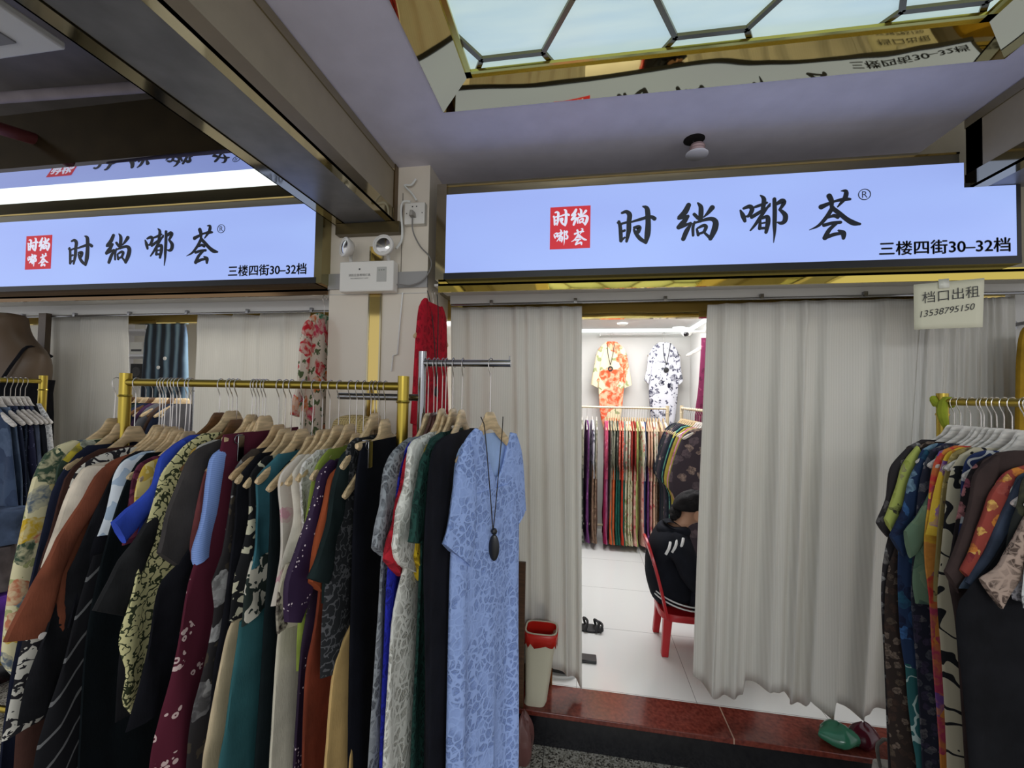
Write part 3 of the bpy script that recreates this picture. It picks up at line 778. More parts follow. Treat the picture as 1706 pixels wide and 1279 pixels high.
# ------------------------------------------------------------------ palette for the left rack
K_ = cloth
BLK = cloth((27, 27, 30), 0.2); BLK2 = cloth((20, 20, 25), 0.25)
mYG = floral((224, 214, 172), [(206, 168, 40), (64, 84, 66), (196, 120, 88), (222, 190, 60), (104, 116, 128), (206, 170, 50)], 17, 0.6, (170, 172, 118), keep=0.8)
mDK = floral((58, 74, 62), [(40, 52, 48), (196, 176, 60), (80, 100, 80), (200, 200, 180)], 15, 0.5, (50, 62, 50))
L = [
 (226, WOOD, 'floral_shirt', 'yellow and cream floral shirt with a dark green yoke, beside the left gold post', 'shirt',
   [('body', mYG, [(130,733),(104,748),(80,775),(66,830),(52,900),(38,980),(26,1060),(20,1137)]),
    ('sleeve', mYG, [(118,733),(75,752),(52,795),(40,845),(28,900),(17,955),(8,1020),(0,1100)], [(128,735),(112,765),(104,800),(86,850),(72,905),(56,960),(40,1040),(22,1130)]),
    ('yoke', mDK, [(150,733),(128,736),(108,752),(88,775),(82,800)], 1.0, 0.010)]),
 (236, WOOD, 'navy_dress', 'dark navy long dress showing only below the yellow floral shirt', 'dress',
   [('body', cloth((34,38,56)), [(146,742),(118,765),(90,810),(72,880),(50,970),(28,1080),(12,1160),(-8,1300)])]),
 (243, WOOD, 'brown_dress', 'dark brown long dress, second on the gold rack beside the yellow floral shirt', 'dress',
   [('body', cloth((72,48,42)), [(165,748),(135,765),(110,792),(97,830),(82,890),(66,935),(48,1010),(34,1120),(24,1290)])]),
 (251, WOOD, 'scroll_print_dress', 'white long dress with black scroll print, third on the gold rack', 'dress',
   [('body', vine((205,200,188), (36,34,38), 30, 0.05, 0.36), [(208,746),(160,760),(128,784),(110,830),(84,910),(62,980),(38,1060),(16,1160),(0,1240)])]),
 (258, WOOD, 'cream_blouse', 'plain cream blouse showing one sleeve beside the rust jacket', 'blouse',
   [('body', cloth((214,200,180)), [(185,768),(155,774),(136,790),(120,835),(100,890),(84,930)]),
    ('sleeve', cloth((214,200,180)), [(170,775),(140,777),(119,805),(100,850),(82,905),(68,945)], [(176,778),(160,790),(142,830),(118,885),(98,925),(82,955)])]),
 (265, WOOD, 'rust_jacket', 'rust brown jacket with a wide pointed sleeve and white cuff button', 'jacket',
   [('body', cloth((124,70,50)), [(212,757),(185,768),(162,790),(140,840),(116,900),(92,970),(70,1060)]),
    ('sleeve', cloth((128,72,52)), [(200,762),(160,785),(128,838),(89,900),(45,985),(1,1069)], [(205,768),(176,812),(146,860),(118,910),(92,985),(65,1061)])]),
 (273, WOOD, 'black_tunic', 'plain black long tunic with a flat hem, beside the rust jacket', 'tunic',
   [('body', BLK, [(226,752),(198,772),(172,820),(146,875),(118,945),(84,1025),(56,1090),(38,1150),(26,1214)])]),
 (281, WOOD, 'striped_black_dress', 'black dress with thin white stripes low on its side', 'dress',
   [('body', BLK2, [(228,752),(204,775),(188,810),(172,860),(150,920),(132,980),(112,1050)]),
    ('skirt', stripes((22,22,26), (112,112,112), 9, 'DIAGONAL', 0.965), [(152,925),(138,970),(118,1040),(98,1110),(70,1200),(48,1300)], 1.0, 0.006)]),
 (289, WOOD, 'tie_dye_blouse', 'pale blue tie dyed blouse with a brushed white print', 'blouse',
   [('body', vine((176,194,212), (226,232,236), 20, 0.10, 0.3), [(236,753),(205,768),(190,790),(184,820),(176,860),(163,898)])]),
 (297, WOOD, 'teal_black_dress', 'very dark teal long dress beside the pale blue blouse', 'dress',
   [('body', cloth((16,22,25)), [(244,755),(222,778),(206,812),(193,850),(178,900),(158,980),(140,1080),(130,1200),(124,1300)])]),
 (305, WOOD, 'wine_blouse', 'wine red patterned blouse with a puckered shoulder', 'blouse',
   [('body', vine((112,52,70), (76,26,46), 24, 0.08, 0.3), [(256,760),(230,775),(217,800),(212,830),(206,870),(202,905)])]),
 (312, WOOD, 'mustard_blouse', 'mustard yellow blouse narrow between wine red and royal blue', 'blouse',
   [('body', vine((206,172,72), (226,204,128), 16, 0.08, 0.3), [(262,764),(240,775),(229,800),(221,830),(217,870)])]),
 (321, DWOOD, 'royal_blue_shirt', 'royal blue shirt with a wide sleeve on a dark wooden hanger', 'shirt',
   [('body', cloth((52,74,172)), [(316,725),(286,742),(266,766),(258,795),(246,840),(230,900)]),
    ('sleeve', cloth((54,78,180)), [(300,733),(264,760),(254,795),(235,826),(180,868)], [(304,740),(282,768),(270,806),(246,850),(205,905)])]),
 (330, WOOD, 'black_shirt', 'black shirt with a loose flared sleeve beside the royal blue shirt', 'shirt',
   [('body', BLK, [(330,745),(296,766),(276,795),(262,835),(242,890),(226,960),(206,1080),(196,1200)]),
    ('sleeve', cloth((36,36,37), 0.15), [(296,770),(272,805),(246,858),(215,905),(180,960),(148,1016)], [(300,780),(285,830),(262,885),(240,930),(222,975),(206,1026)])]),
 (341, WOOD, 'cream_leaf_dress', 'cream long dress with dark green leaf print and a pointed hem', 'dress',
   [('body', vine((214,206,152), (56,62,40), 40, 0.035, 0.36), [(338,722),(308,741),(288,764),(268,791),(258,830),(247,870),(236,905),(219,974),(195,1066),(205,1120),(200,1172),(218,1192)])]),
 (352, DWOOD, 'mustard_trim_blouse', 'pale grey blouse with a mustard side panel under the leaf print', 'blouse',
   [('body', cloth((168,136,64)), [(346,738),(322,748),(314,765),(306,785),(297,812),(290,840)]), ('yoke', cloth((186,182,176)), [(350,733),(328,741),(316,752),(312,762)], 1.0, 0.008)]),
 (362, WOOD, 'charcoal_blouse', 'charcoal grey blouse with a wide folded sleeve', 'blouse',
   [('body', cloth((58,54,54), 0.1), [(374,729),(340,743),(318,758),(305,790),(296,840),(285,900)]),
    ('sleeve', cloth((62,58,57), 0.1), [(356,735),(318,752),(296,798),(276,850),(255,919)], [(372,740),(350,800),(334,850),(318,900),(299,947)])]),
 (370, WOOD, 'long_black_dress', 'long plain black dress under the charcoal sleeve', 'dress',
   [('body', BLK2, [(368,755),(350,800),(336,850),(320,900),(298,935),(270,975),(246,1060),(226,1150),(206,1225)])]),
 (377, WOOD, 'brick_blouse', 'brick red thin blouse between charcoal and sky blue', 'blouse',
   [('body', cloth((108,58,58)), [(360,762),(344,782),(335,812),(328,845),(321,890),(318,930)])]),
 (386, WOOD, 'sky_blue_knit', 'sky blue ribbed knit top with a short sleeve', 'top',
   [('body', stripes((120,146,206), (134,160,216), 60, 'Z', 0.5), [(386,742),(362,752),(352,775),(348,820),(346,870)]),
    ('sleeve', stripes((118,144,204), (136,162,218), 60, 'Z', 0.5), [(371,744),(349,760),(341,796),(333,850),(316,917),(318,941)], [(380,750),(371,790),(362,840),(352,895),(346,922)])]),
 (412, WOOD, 'maroon_skirt', 'long maroon skirt with white flower embroidery held by clips', 'skirt',
   [('body', embroid((86,30,46), (206,180,176), -0.15, -0.85, 17), [(372,724),(366,752),(354,810),(336,900),(310,984),(293,1069),(279,1142),(266,1204),(250,1300)])], True),
 (424, WOOD2, 'patchwork_dress', 'black sleeveless dress with grey and white wave pattern beside the maroon skirt', 'dress',
   [('body', floral((40,37,38), [(150,148,146), (110,108,108), (70,60,52), (168,166,164)], 14, 0.5, (66,58,48), keep=0.7), [(420,748),(396,772),(388,800),(379,860),(367,930),(352,968),(356,1020),(338,1122),(322,1200),(314,1300)])]),
 (440, WOOD, 'black_sleeveless_dress', 'plain black sleeveless dress on a bare tipped wooden hanger', 'dress',
   [('body', BLK2, [(432,755),(404,785),(394,815),(392,870),(385,925),(378,984),(368,1060),(358,1130),(350,1300)])]),
 (449, WOOD, 'cream_skirt_dress', 'sleeveless dress with black flowered hip band and plain cream skirt', 'dress',
   [('bodice', vine((196,190,164), (26,26,28), 22, 0.10, 0.45), [(442,760),(418,788),(414,815),(412,860),(402,920),(392,970),(384,1042)]),
    ('skirt', cloth((206,186,152), 0.06), [(385,1038),(377,1060),(366,1110),(354,1170),(344,1230),(334,1300)])]),
 (460, WOOD, 'teal_dress', 'teal sleeveless dress with white leaf band at the hip', 'dress',
   [('bodice', cloth((54,98,108)), [(464,756),(436,786),(428,803),(430,850),(424,905),(414,950)]),
    ('hip_band', vine((206,200,184), (40,50,46), 20, 0.07, 0.4), [(416,935),(410,960),(402,1000),(398,1042)], 1.0, 0.004),
    ('skirt', cloth((52,96,100), 0.08), [(399,1036),(392,1090),(382,1150),(372,1215),(360,1300)])]),
 (472, WOOD, 'black_flowered_dress', 'black sleeveless dress with a dark flowered yoke beside the teal dress', 'dress',
   [('body', cloth((18,26,28)), [(482,768),(458,795),(450,815),(449,860),(446,930),(440,1020),(436,1100),(430,1200),(424,1300)])]),
 (484, WOOD, 'pink_print_dress', 'white strap dress with pink and purple blots', 'dress',
   [('body', floral((208,198,186), [(150,72,108), (200,150,160), (96,60,84), (214,204,194)], 18, 0.45), [(498,758),(474,782),(464,806),(466,860),(464,910),(458,955),(450,1010)])]),
 (494, WOOD, 'cream_strap_dress', 'cream strap dress with a brown flowered waist and long pale skirt', 'dress',
   [('bodice', cloth((200,192,178)), [(512,757),(490,782),(485,806),(487,860),(479,915),(470,955)]),
    ('hip_band', floral((196,186,166), [(44,32,32), (60,46,44), (36,28,30)], 15, 0.55, keep=0.75), [(474,940),(464,980),(460,1020),(462,1062)], 1.0, 0.004),
    ('skirt', cloth((206,198,178), 0.06), [(463,1055),(460,1100),(457,1160),(454,1220),(450,1300)])]),
 (506, WOOD, 'lace_camisole', 'white lace strap top on a blunt wooden hanger', 'top',
   [('body', lace((222,218,212), (168,160,150), 40), [(528,750),(506,774),(500,800),(502,860),(506,905)])]),
 (520, WOOD, 'olive_blouse', 'olive green top peeping between white lace and purple', 'top',
   [('body', cloth((128,142,62)), [(548,748),(528,772),(520,800),(513,850),(506,900),(500,1000),(496,1060),(494,1114)])]),
 (532, WOOD, 'studded_purple_dress', 'dark purple dress dotted with lines of pale studs', 'dress',
   [('body', studs((38,22,44), (214,196,200)), [(560,765),(541,790),(533,840),(528,900),(516,1010),(504,1090),(497,1180),(490,1300)]),
    ('sleeve', studs((46,26,56), (222,204,208)), [(548,765),(528,787),(520,820),(500,890),(480,945),(470,985),(475,1036)], [(554,775),(546,820),(532,880),(518,945),(508,995),(495,1036)])]),
 (548, WOOD, 'rust_orange_dress', 'rust orange dress with a tied side and a cap sleeve', 'dress',
   [('body', cloth((120,56,38)), [(572,775),(556,800),(546,850),(538,920),(532,990),(524,1050),(512,1110),(506,1190),(502,1300)]),
    ('sleeve', cloth((150,74,44)), [(560,778),(545,795),(534,840),(522,905),(512,968)], [(568,785),(560,830),(548,890),(540,945),(531,985)])]),
 (566, WOOD, 'dark_green_blouse', 'black green blouse with a short square sleeve beside the paisley skirt', 'blouse',
   [('body', cloth((26,36,36)), [(586,742),(566,765),(558,800),(548,860),(540,920),(536,1000)]),
    ('sleeve', cloth((28,38,38)), [(578,748),(560,775),(546,838),(530,905),(512,963)], [(582,760),(574,830),(564,890),(552,940),(538,972)])]),
 (585, WOOD, 'paisley_tunic', 'black tunic with a grey embroidered paisley panel down the side', 'tunic',
   [('body', vine((34,35,37), (84,84,86), 44, 0.035, 0.22), [(592,730),(578,745),(574,790),(564,850),(553,910),(545,990),(541,1060),(538,1131)])]),
 (600, WOOD, 'tan_trousers', 'tan trousers hanging low under the paisley tunic', 'trousers',
   [('leg', cloth((190,158,104), 0.06), [(585,1040),(566,1080),(556,1125),(551,1180),(547,1240),(542,1310)], -0.1),
    ('leg', cloth((190,158,104), 0.06), [(600,1040),(588,1080),(582,1125),(578,1180),(574,1240),(570,1310)], 0.2, 0.012)]),
 (646, WOOD, 'black_trousers', 'plain black wide trousers hung from a clip hanger beside the right gold post', 'trousers',
   [('body', cloth((19,20,27), 0.18), [(602,738),(594,790),(590,860),(588,960),(586,1060),(584,1180),(580,1310)])], True),
]
XPREV = -9.0; DBG = False
for i, row in enumerate(L):
    hx, hw, nm, lab, cat, parts = row[:6]; clip = len(row) > 6
    n0 = parts[0][2][0]
    x = max(at(n0[0], n0[1], Y=YR-(0.13 if clip else 0.10)).x, XPREV + 0.0115) if cat != 'trousers' or clip else XPREV + 0.014
    XPREV = x
    fr = Frame((x, YR, ZR), -PI/2)
    if DBG: print('L', i, nm, round(x,3), [(round(u,2), round(z,2)) for u, z in fr.px(parts[0][2])][::3], [(round(u,2), round(z,2)) for p in parts if p[0]=='sleeve' for u, z in fr.px(p[2])][::2])
    garment(nm, lab, cat, fr, parts, 'garments on the gold rack')
    if nm == 'rust_jacket':
        q = fr.px([(59,1057)])[0]; gg = [o for o in COL.objects if o.name == 'rust_jacket'][0]
        MB().lathe([(0.008,0),(0.008,0.003),(0.0,0.004)], (q[0], 0.021, q[1]), (0,1,0), 16).build('button', plain((214,206,200), 0.4, name='white_button'), gg)
    short = lab.split(',')[0].split(' with ')[0].split(' between ')[0].split(' beside ')[0].split(' on a ')[0].split(' held ')[0].split(' hung ')[0].split(' showing ')[0].split(' under ')[0].split(' peeping ')[0].split(' dotted ')[0].split(' hanging ')[0].split(' narrow ')[0].split(' low ')[0].split(' only below ')[0]
    hanger((x, YR, ZR), -PI/2, ('dark' if hw is DWOOD else 'pale') + (' wooden clip hanger' if clip else ' wooden hanger') + ' carrying the ' + short, hw, clip, 'hangers on the gold rack', tilt=random.uniform(-0.02, 0.02), up=0.0 if clip else hup_fit(fr), roll=random.uniform(-0.03, 0.03), narrow=0.84 if any(q[0] == 'sleeve' for q in parts) or i < 12 else 1.0)
# ------------------------------------------------------------------ lace garments on the steel arm
LC = [
 (716, WOOD, 'grey_lace_dress', 'grey lace dress, first on the steel arm beside the gold post', 'dress', lace((142,146,150), (70,72,78), 44),
   [(690,728),(668,745),(655,775),(648,830),(644,890),(633,960),(622,1080),(610,1300)],
   ([(680,728),(654,748),(642,772),(632,820),(622,868),(615,909)], [(688,733),(672,775),(660,830),(648,880),(634,926)])),
 (725, DWOOD2, 'blue_lace_dress', 'vivid blue lace dress between grey lace and red', 'dress', lace((36,44,168), (22,26,110), 44),
   [(700,727),(678,742),(667,775),(660,812),(654,880),(644,955),(638,1080),(630,1220),(626,1300)], None),
 (733, DWOOD2, 'red_lace_blouse', 'red lace top showing only its sleeve below white lace', 'top', lace((178,32,46), (120,16,30), 34),
   [(706,732),(686,745),(675,775),(668,820),(660,870),(656,900)],
   ([(696,735),(676,755),(664,815),(650,860),(640,905),(637,931)], [(700,742),(690,790),(680,860),(674,915),(662,960)])),
 (741, WOOD, 'white_lace_dress', 'white lace long dress on the steel arm', 'dress', lace((226,224,214), (168,164,152), 44),
   [(716,720),(698,735),(690,770),(684,820),(680,880),(670,950),(657,1040),(644,1148),(634,1300)],
   ([(708,722),(683,735),(675,755),(668,810),(657,865),(648,912),(660,940)], [(714,728),(704,775),(698,830),(692,890),(684,953)])),
 (750, WOOD, 'yellow_lace_blouse', 'mustard yellow lace top behind the dark green lace', 'top', lace((200,168,36), (140,110,20), 34),
   [(722,733),(704,747),(698,790),(694,850),(690,900)],
   ([(714,735),(702,748),(696,800),(690,870),(683,928)], [(718,745),(712,800),(708,870),(702,930),(694,968)])),
 (758, WOOD, 'dark_green_lace_dress', 'dark green lace long dress on the steel arm', 'dress', lace((30,66,58), (14,34,32), 44),
   [(735,720),(716,733),(708,765),(704,820),(702,890),(700,960),(696,1057),(690,1155),(686,1300)],
   ([(728,722),(706,750),(695,790),(686,845),(675,902)], [(732,728),(722,780),(714,840),(706,880),(692,905)])),
 (768, WOOD, 'black_lace_dress', 'plain black long dress beside the light blue lace dress', 'dress', cloth((19,19,25), 0.2),
   [(752,722),(730,735),(718,760),(711,810),(706,880),(704,960),(704,1080),(703,1300)], None),
]
for hx, hw, nm, lab, cat, mt, near, slv in LC:
    x = at(near[0][0], near[0][1], Y=YS-0.10).x
    fr = Frame((x, YS, ZA), -PI/2)
    if DBG: print('S', nm, round(x,3), [(round(u,2), round(z,2)) for u, z in fr.px(near)][::3])
    # these hang from the taller arm: allow for the longer hooks
    parts = [('body', mt, near)]
    if slv: parts.append(('sleeve', mt, slv[0], slv[1]))
    garment(nm, lab, cat, fr, parts, 'lace garments on the steel arm')
    h = hanger((x, YS, ZA), -PI/2, ('dark' if hw is DWOOD2 else 'pale') + ' wooden hanger carrying the ' + lab.split(',')[0].split(' between ')[0].split(' showing ')[0].split(' on the ')[0].split(' behind ')[0].split(' beside ')[0], hw, False, 'hangers on the steel arm', up=hup_fit(fr), roll=random.uniform(-0.03, 0.03))
# light blue lace dress turned towards the aisle, with its necklace
BX0 = at(818, 605, Y=YS); ROTB = -PI/2 - 0.42
fb = Frame((BX0.x, YS, ZA), ROTB)

MBL = lace((156, 178, 228), (118, 140, 196), 46)
g = thing('light_blue_lace_dress', 'light blue lace long dress with a V neck and pendant necklace, at the arm end', 'dress', fb.p0, fb.r)
def panel(nm, mat, A, B, th=0.007, to=0.006, fold=(0.003, 50, 0.4), hem=0.0):
    m = MB(); loft2(m, fb.px(A), fb.px(B), th, fold, 24, 26, to, hem=hem); return m.build(nm, mat, g)
# back of the bodice with its plain lining
Nb = fb.px([(797,722),(786,728),(770,745),(762,775),(758,830)]); Fb = [(-u, z) for u, z in Nb]
m = MB(); loft2(m, [(u, z-0.004) for u, z in Nb], [(u, z-0.004) for u, z in Fb], 0.003, (0,1,0), 24, 14, -0.010); m.build('lining', cloth((158,182,222), 0.04), g)
panel('bodice_front', MBL, [(789,713),(772,733),(762,758),(757,800),(756,850)], [(800,719),(808,750),(815,782),(822,797),(826,850)])
panel('bodice_front', MBL, [(848,720),(838,762),(830,790),(824,799),(822,850)], [(857,722),(866,752),(871,795),(873,830),(874,850)])
nb = fb.px([(757,830),(753,880),(750,940),(748,1040),(746,1160),(743,1300),(738,1600)]); ff = [(-u*1.02, z) for u, z in nb]
m = MB(); loft2(m, nb, ff, 0.013, (0.016, 46, 0.7), 60, 40, 0.002, thin_top=False, hem=0.01); m.build('skirt', MBL, g)
for sgnu in (1, -1):
    A = fb.px([(768,738),(757,775),(750,830),(741,875),(733,904)]); B = fb.px([(782,745),(786,800),(786,850),(783,900),(777,942)])
    if sgnu < 0: A, B = [(-u, z) for u, z in B], [(-u, z) for u, z in A]
    m = MB(); loft2(m, A, B, 0.012, (0.004, 60, 1.0), 20, 18, 0.010 if sgnu > 0 else 0.0); m.build('sleeve', MBL, g)
hanger(fb.p0, ROTB, 'pale wooden hanger carrying the light blue lace dress', WOOD, False, 'hangers on the steel arm', up=-0.034, narrow=0.82)
# its necklace hangs round the hanger's neck
def pend(loc, label, lp, rp, bead, pc, pw, ph, name='pendant_necklace', mat=None):
    n = thing(name, label, 'necklace', loc); og = Vector(loc); mat = mat or plain((20,20,22), 0.35, name='black_lacquer')
    MB().tube(crom(lp, 16), 0.0016, 6).build('cord', plain((40,34,28), 0.8, name='cord'), n, og)
    MB().tube(crom(rp, 16), 0.0016, 6).build('cord', plain((40,34,28), 0.8, name='cord'), n, og)
    m = MB(); m.lathe([(0.0, -0.010), (0.007, -0.007), (0.0098, 0), (0.007, 0.007), (0.0, 0.010)], bead, (0,0,1), 16); m.build('bead', mat, n, og)
    m = MB(); R = []
    for k in range(13):
        a = -PI/2 + PI*k/12
        R.append([(pc[0] + pw*math.cos(a)*math.cos(b), pc[1] + 0.006*math.cos(a)*math.sin(b), pc[2] + ph*math.sin(a)) for b in [2*PI*j/16 for j in range(16)]])
    m.rings(R); m.build('pendant', mat, n, og)
    return n
def on(x, y, d): return at_plane(x, y, fb.p0 + fb.et*d, fb.et)
pend(tuple(fb.p0), 'black oval pendant necklace hanging down the light blue lace dress',
     [on(801,694,0.006), on(806,705,0.014), on(810,740,0.020), on(815,800,0.026), on(821,880,0.03)], [on(838,694,0.004), on(837,715,0.014), on(832,770,0.022), on(826,840,0.028), on(822,880,0.03)],
     on(823,885,0.03), on(823,912,0.03), 0.0155, 0.038)

# ================================================================== the rack on the right, seen end-on
XR = 1.27
ZRR = at(1640, 668, X=XR).z - 0.004
rack('clothes_rack', 'gold clothes rack of patterned dresses running along the right side', (XR, 1.705), (XR, 0.62), ZRR, GOLDB)
SUFF = ' on the right rack'
def rfr(y): return Frame((XR, y, ZRR), PI)
YPREV = 9.0
def fl(base, cols, sc=22, **k): return floral(base, cols, sc, **{'keep': 0.85, **k})
RR = [
 (1.672, 'black_floral_dress', 'black and grey floral long dress, farthest of the right rack', 'dress', fl((48,44,46), [(150,148,146),(96,92,92),(60,50,46),(128,122,118)], 26, size=0.5),
   [(1535,732),(1510,745),(1497,775),(1490,830),(1482,880),(1470,935),(1467,1000),(1472,1100),(1480,1300)], None, ([(1512,742),(1482,778),(1472,830),(1457,868)], [(1520,750),(1500,800),(1488,850),(1474,893)])),
 (1.652, 'lime_print_dress', 'brown flecked long dress with a yellow green sleeve', 'dress', fl((52,42,38), [(92,78,66),(120,104,92),(70,52,44)], 40, size=0.5),
   [(1545,735),(1522,748),(1510,780),(1503,830),(1495,900),(1480,950),(1475,1050),(1488,1300)], fl((176,184,96), [(60,56,50),(150,160,70),(110,80,110)], 20, size=0.4), ([(1525,742),(1500,775),(1488,815),(1470,862)], [(1530,755),(1512,800),(1500,840),(1482,885)])),
 (1.632, 'blue_print_dress', 'navy and teal printed dress with white curves low down', 'dress', fl((34,52,84), [(40,86,110),(60,100,150),(28,34,60),(120,150,170)], 18, size=0.5),
   [(1560,738),(1535,750),(1522,790),(1512,850),(1500,905),(1497,960),(1500,1050),(1508,1112)], None, ([(1540,748),(1515,790),(1497,850),(1480,890)], [(1545,760),(1530,820),(1518,880),(1500,925)])),
 (1.612, 'dotted_navy_dress', 'dark navy long dress with a small grey petal print', 'dress', fl((36,38,52), [(76,78,86),(60,54,76),(94,92,96)], 42, size=0.5),
   [(1575,738),(1550,750),(1535,790),(1527,850),(1522,910),(1518,1000),(1528,1120),(1540,1300)], None, None),
 (1.592, 'sage_green_blouse', 'sage green blouse with a soft wide sleeve', 'blouse', fl((104,128,104), [(84,110,90),(120,140,110),(70,92,84)], 10, size=0.5),
   [(1580,745),(1556,765),(1545,820),(1530,900),(1520,960),(1524,1000)], None, ([(1556,790),(1538,838),(1514,868),(1504,882)], [(1558,820),(1548,870),(1536,905),(1512,928)])),
 (1.576, 'red_yellow_dress', 'red yellow and purple abstract print long dress', 'dress', fl((200,130,60), [(196,60,60),(226,182,60),(110,72,140),(222,150,70),(170,60,90)], 12, size=0.8, keep=0.9),
   [(1590,742),(1564,752),(1551,790),(1546,840),(1540,890),(1541,940),(1548,1000),(1553,1100),(1560,1200),(1565,1300)], None, None),
 (1.558, 'yellow_purple_blouse', 'yellow and violet blouse with bold blots', 'blouse', fl((222,182,60), [(110,72,140),(232,196,70),(214,120,60),(160,120,170)], 15, size=0.7, keep=0.85),
   [(1598,745),(1575,757),(1562,790),(1554,830),(1549,870),(1544,895)], None, None),
 (1.540, 'olive_speckled_blouse', 'olive gold speckled blouse beside the yellow and violet one', 'blouse', fl((140,124,78), [(70,56,72),(176,156,100),(50,44,40)], 40, size=0.45),
   [(1610,745),(1585,757),(1573,800),(1565,850),(1558,900),(1553,960),(1553,1000)], None, None),
 (1.522, 'ink_sketch_dress', 'cream long dress with black ink sketch lines', 'dress', vine((196,186,160), (30,30,34), 9, 0.022, 0.16),
   [(1622,745),(1600,757),(1587,775),(1579,800),(1573,860),(1567,930),(1562,1000),(1568,1080),(1574,1180),(1578,1300)], None, None),
 (1.500, 'navy_white_blouse', 'navy blouse with white ribbon print', 'blouse', vine((40,52,92), (190,190,190), 12, 0.03, 0.2),
   [(1640,750),(1614,760),(1602,790),(1595,850),(1588,910)], None, None),
 (1.478, 'pink_black_blouse', 'black and pink mottled blouse', 'blouse', fl((40,34,36), [(196,130,130),(170,90,110),(60,50,50)], 24, size=0.5),
   [(1645,760),(1622,775),(1608,800),(1598,850),(1586,920),(1574,952)], None, None),
 (1.455, 'dark_brown_shirt', 'plain dark brown shirt, its shoulder pale from the light', 'shirt', cloth((62,50,48), 0.12),
   [(1690,750),(1650,757),(1625,785),(1616,830),(1604,880),(1590,930),(1580,960),(1592,1050),(1608,1300)], None, ([(1655,757),(1622,785),(1612,830),(1590,900),(1572,950)], [(1660,765),(1650,830),(1636,890),(1612,950),(1590,985)])),
 (1.410, 'paisley_blouse', 'red orange and yellow paisley blouse with a loose sleeve', 'blouse', fl((150,66,56), [(206,130,56),(120,44,50),(214,170,90),(160,80,70)], 30, size=0.5),
   [(1706,775),(1672,787),(1652,820),(1638,870),(1625,930)], None, ([(1675,787),(1645,820),(1630,860),(1612,910),(1598,948)], [(1684,800),(1668,860),(1655,905),(1635,940),(1612,965)])),
 (1.375, 'slate_dress', 'slate blue top over a black long skirt', 'dress', cloth((62,72,86), 0.15),
   [(1715,785),(1692,797),(1668,850),(1645,905),(1622,950),(1600,985)], cloth((60,68,84), 0.15), ([(1694,797),(1668,845),(1642,900),(1606,968)], [(1700,810),(1690,880),(1668,930),(1632,985)])),
 (1.355, 'black_long_dress', 'long black dress filling the lower right corner', 'dress', cloth((22,22,25), 0.2),
   [(1730,800),(1690,870),(1655,930),(1620,970),(1596,1000),(1592,1050),(1600,1130),(1612,1300)], None, None),
 (1.330, 'olive_black_blouse', 'black blouse with olive blots', 'blouse', fl((34,36,34), [(110,100,60),(60,60,44),(84,78,50)], 14, size=0.5),
   [(1735,785),(1705,797),(1690,840),(1680,872),(1672,930)], None, None),
 (1.295, 'brown_lace_blouse', 'brown and cream lacy blouse with a scalloped sleeve', 'blouse', lace((168,146,132), (62,48,42), 34),
   [(1750,800),(1716,842),(1698,890),(1680,960)], None, ([(1716,840),(1688,885),(1656,938),(1630,962)], [(1724,860),(1708,920),(1690,965),(1660,1010)])),
 (1.265, 'checked_blouse', 'grey and black checked blouse', 'blouse', lace((150,146,150), (50,46,54), 60),
   [(1755,830),(1718,880),(1700,930),(1686,975),(1690,1005)], None, None),
 (1.235, 'white_crochet_blouse', 'white crochet top, nearest of the right rack', 'top', lace((214,214,212), (60,56,60), 24),
   [(1765,850),(1724,890),(1708,935),(1698,985),(1700,1012)], None, None),
]
for y, nm, lab, cat, mat, near, smat, slv in RR:
    y = min(at(near[0][0], near[0][1], X=XR-0.10).y, YPREV - 0.0115); YPREV = y
    fr = rfr(y)
    if DBG: print('R', nm, round(y,3), [(round(u,2), round(z,2)) for u, z in fr.px(near)][::3])
    parts = [('body', mat, near)]
    if nm == 'blue_print_dress': parts.append(('skirt', vine((44,96,98), (176,196,190), 13, 0.02, 0.1), [(1508,1105),(1512,1160),(1520,1230),(1527,1300)]))
    if nm == 'ink_sketch_dress': pass
    if slv: parts.append(('sleeve', smat or mat, slv[0], slv[1]))
    garment(nm, lab + ('' if 'right' in lab else SUFF), cat, fr, parts, 'garments on the right rack', th=0.009)
    hanger((XR, y, ZRR), PI, 'white washed wooden hanger carrying the ' + lab.split(',')[0].split(' with ')[0].split(' over ')[0].split(' beside ')[0].split(' filling ')[0], WWOOD, False, 'hangers on the right rack', up=hup_fit(fr), tilt=random.uniform(-0.04, 0.04), roll=random.uniform(-0.03, 0.03), narrow=0.88)
# lime cloth tied round the far post
m = MB(); p = Vector((XR, 1.705, ZRR))
m.tube([p + Vector((0.022*math.cos(a), 0.022*math.sin(a), 0.012*math.sin(3*a))) for a in [2*PI*k/14 for k in range(14)]], 0.011, 8, closed=True)
m.tube(crom([p+Vector((-0.02,-0.03,0.0)), p+Vector((-0.026,-0.034,-0.04)), p+Vector((-0.012,-0.03,-0.09))], 8), [0.011,0.013,0.014,0.014,0.013,0.012,0.01,0.006], 8)
tag(m.build('cloth_tie', cloth((150,160,50)), None, tuple(p)), 'lime green cloth strip tied to the end of the right rack', 'cloth strip')
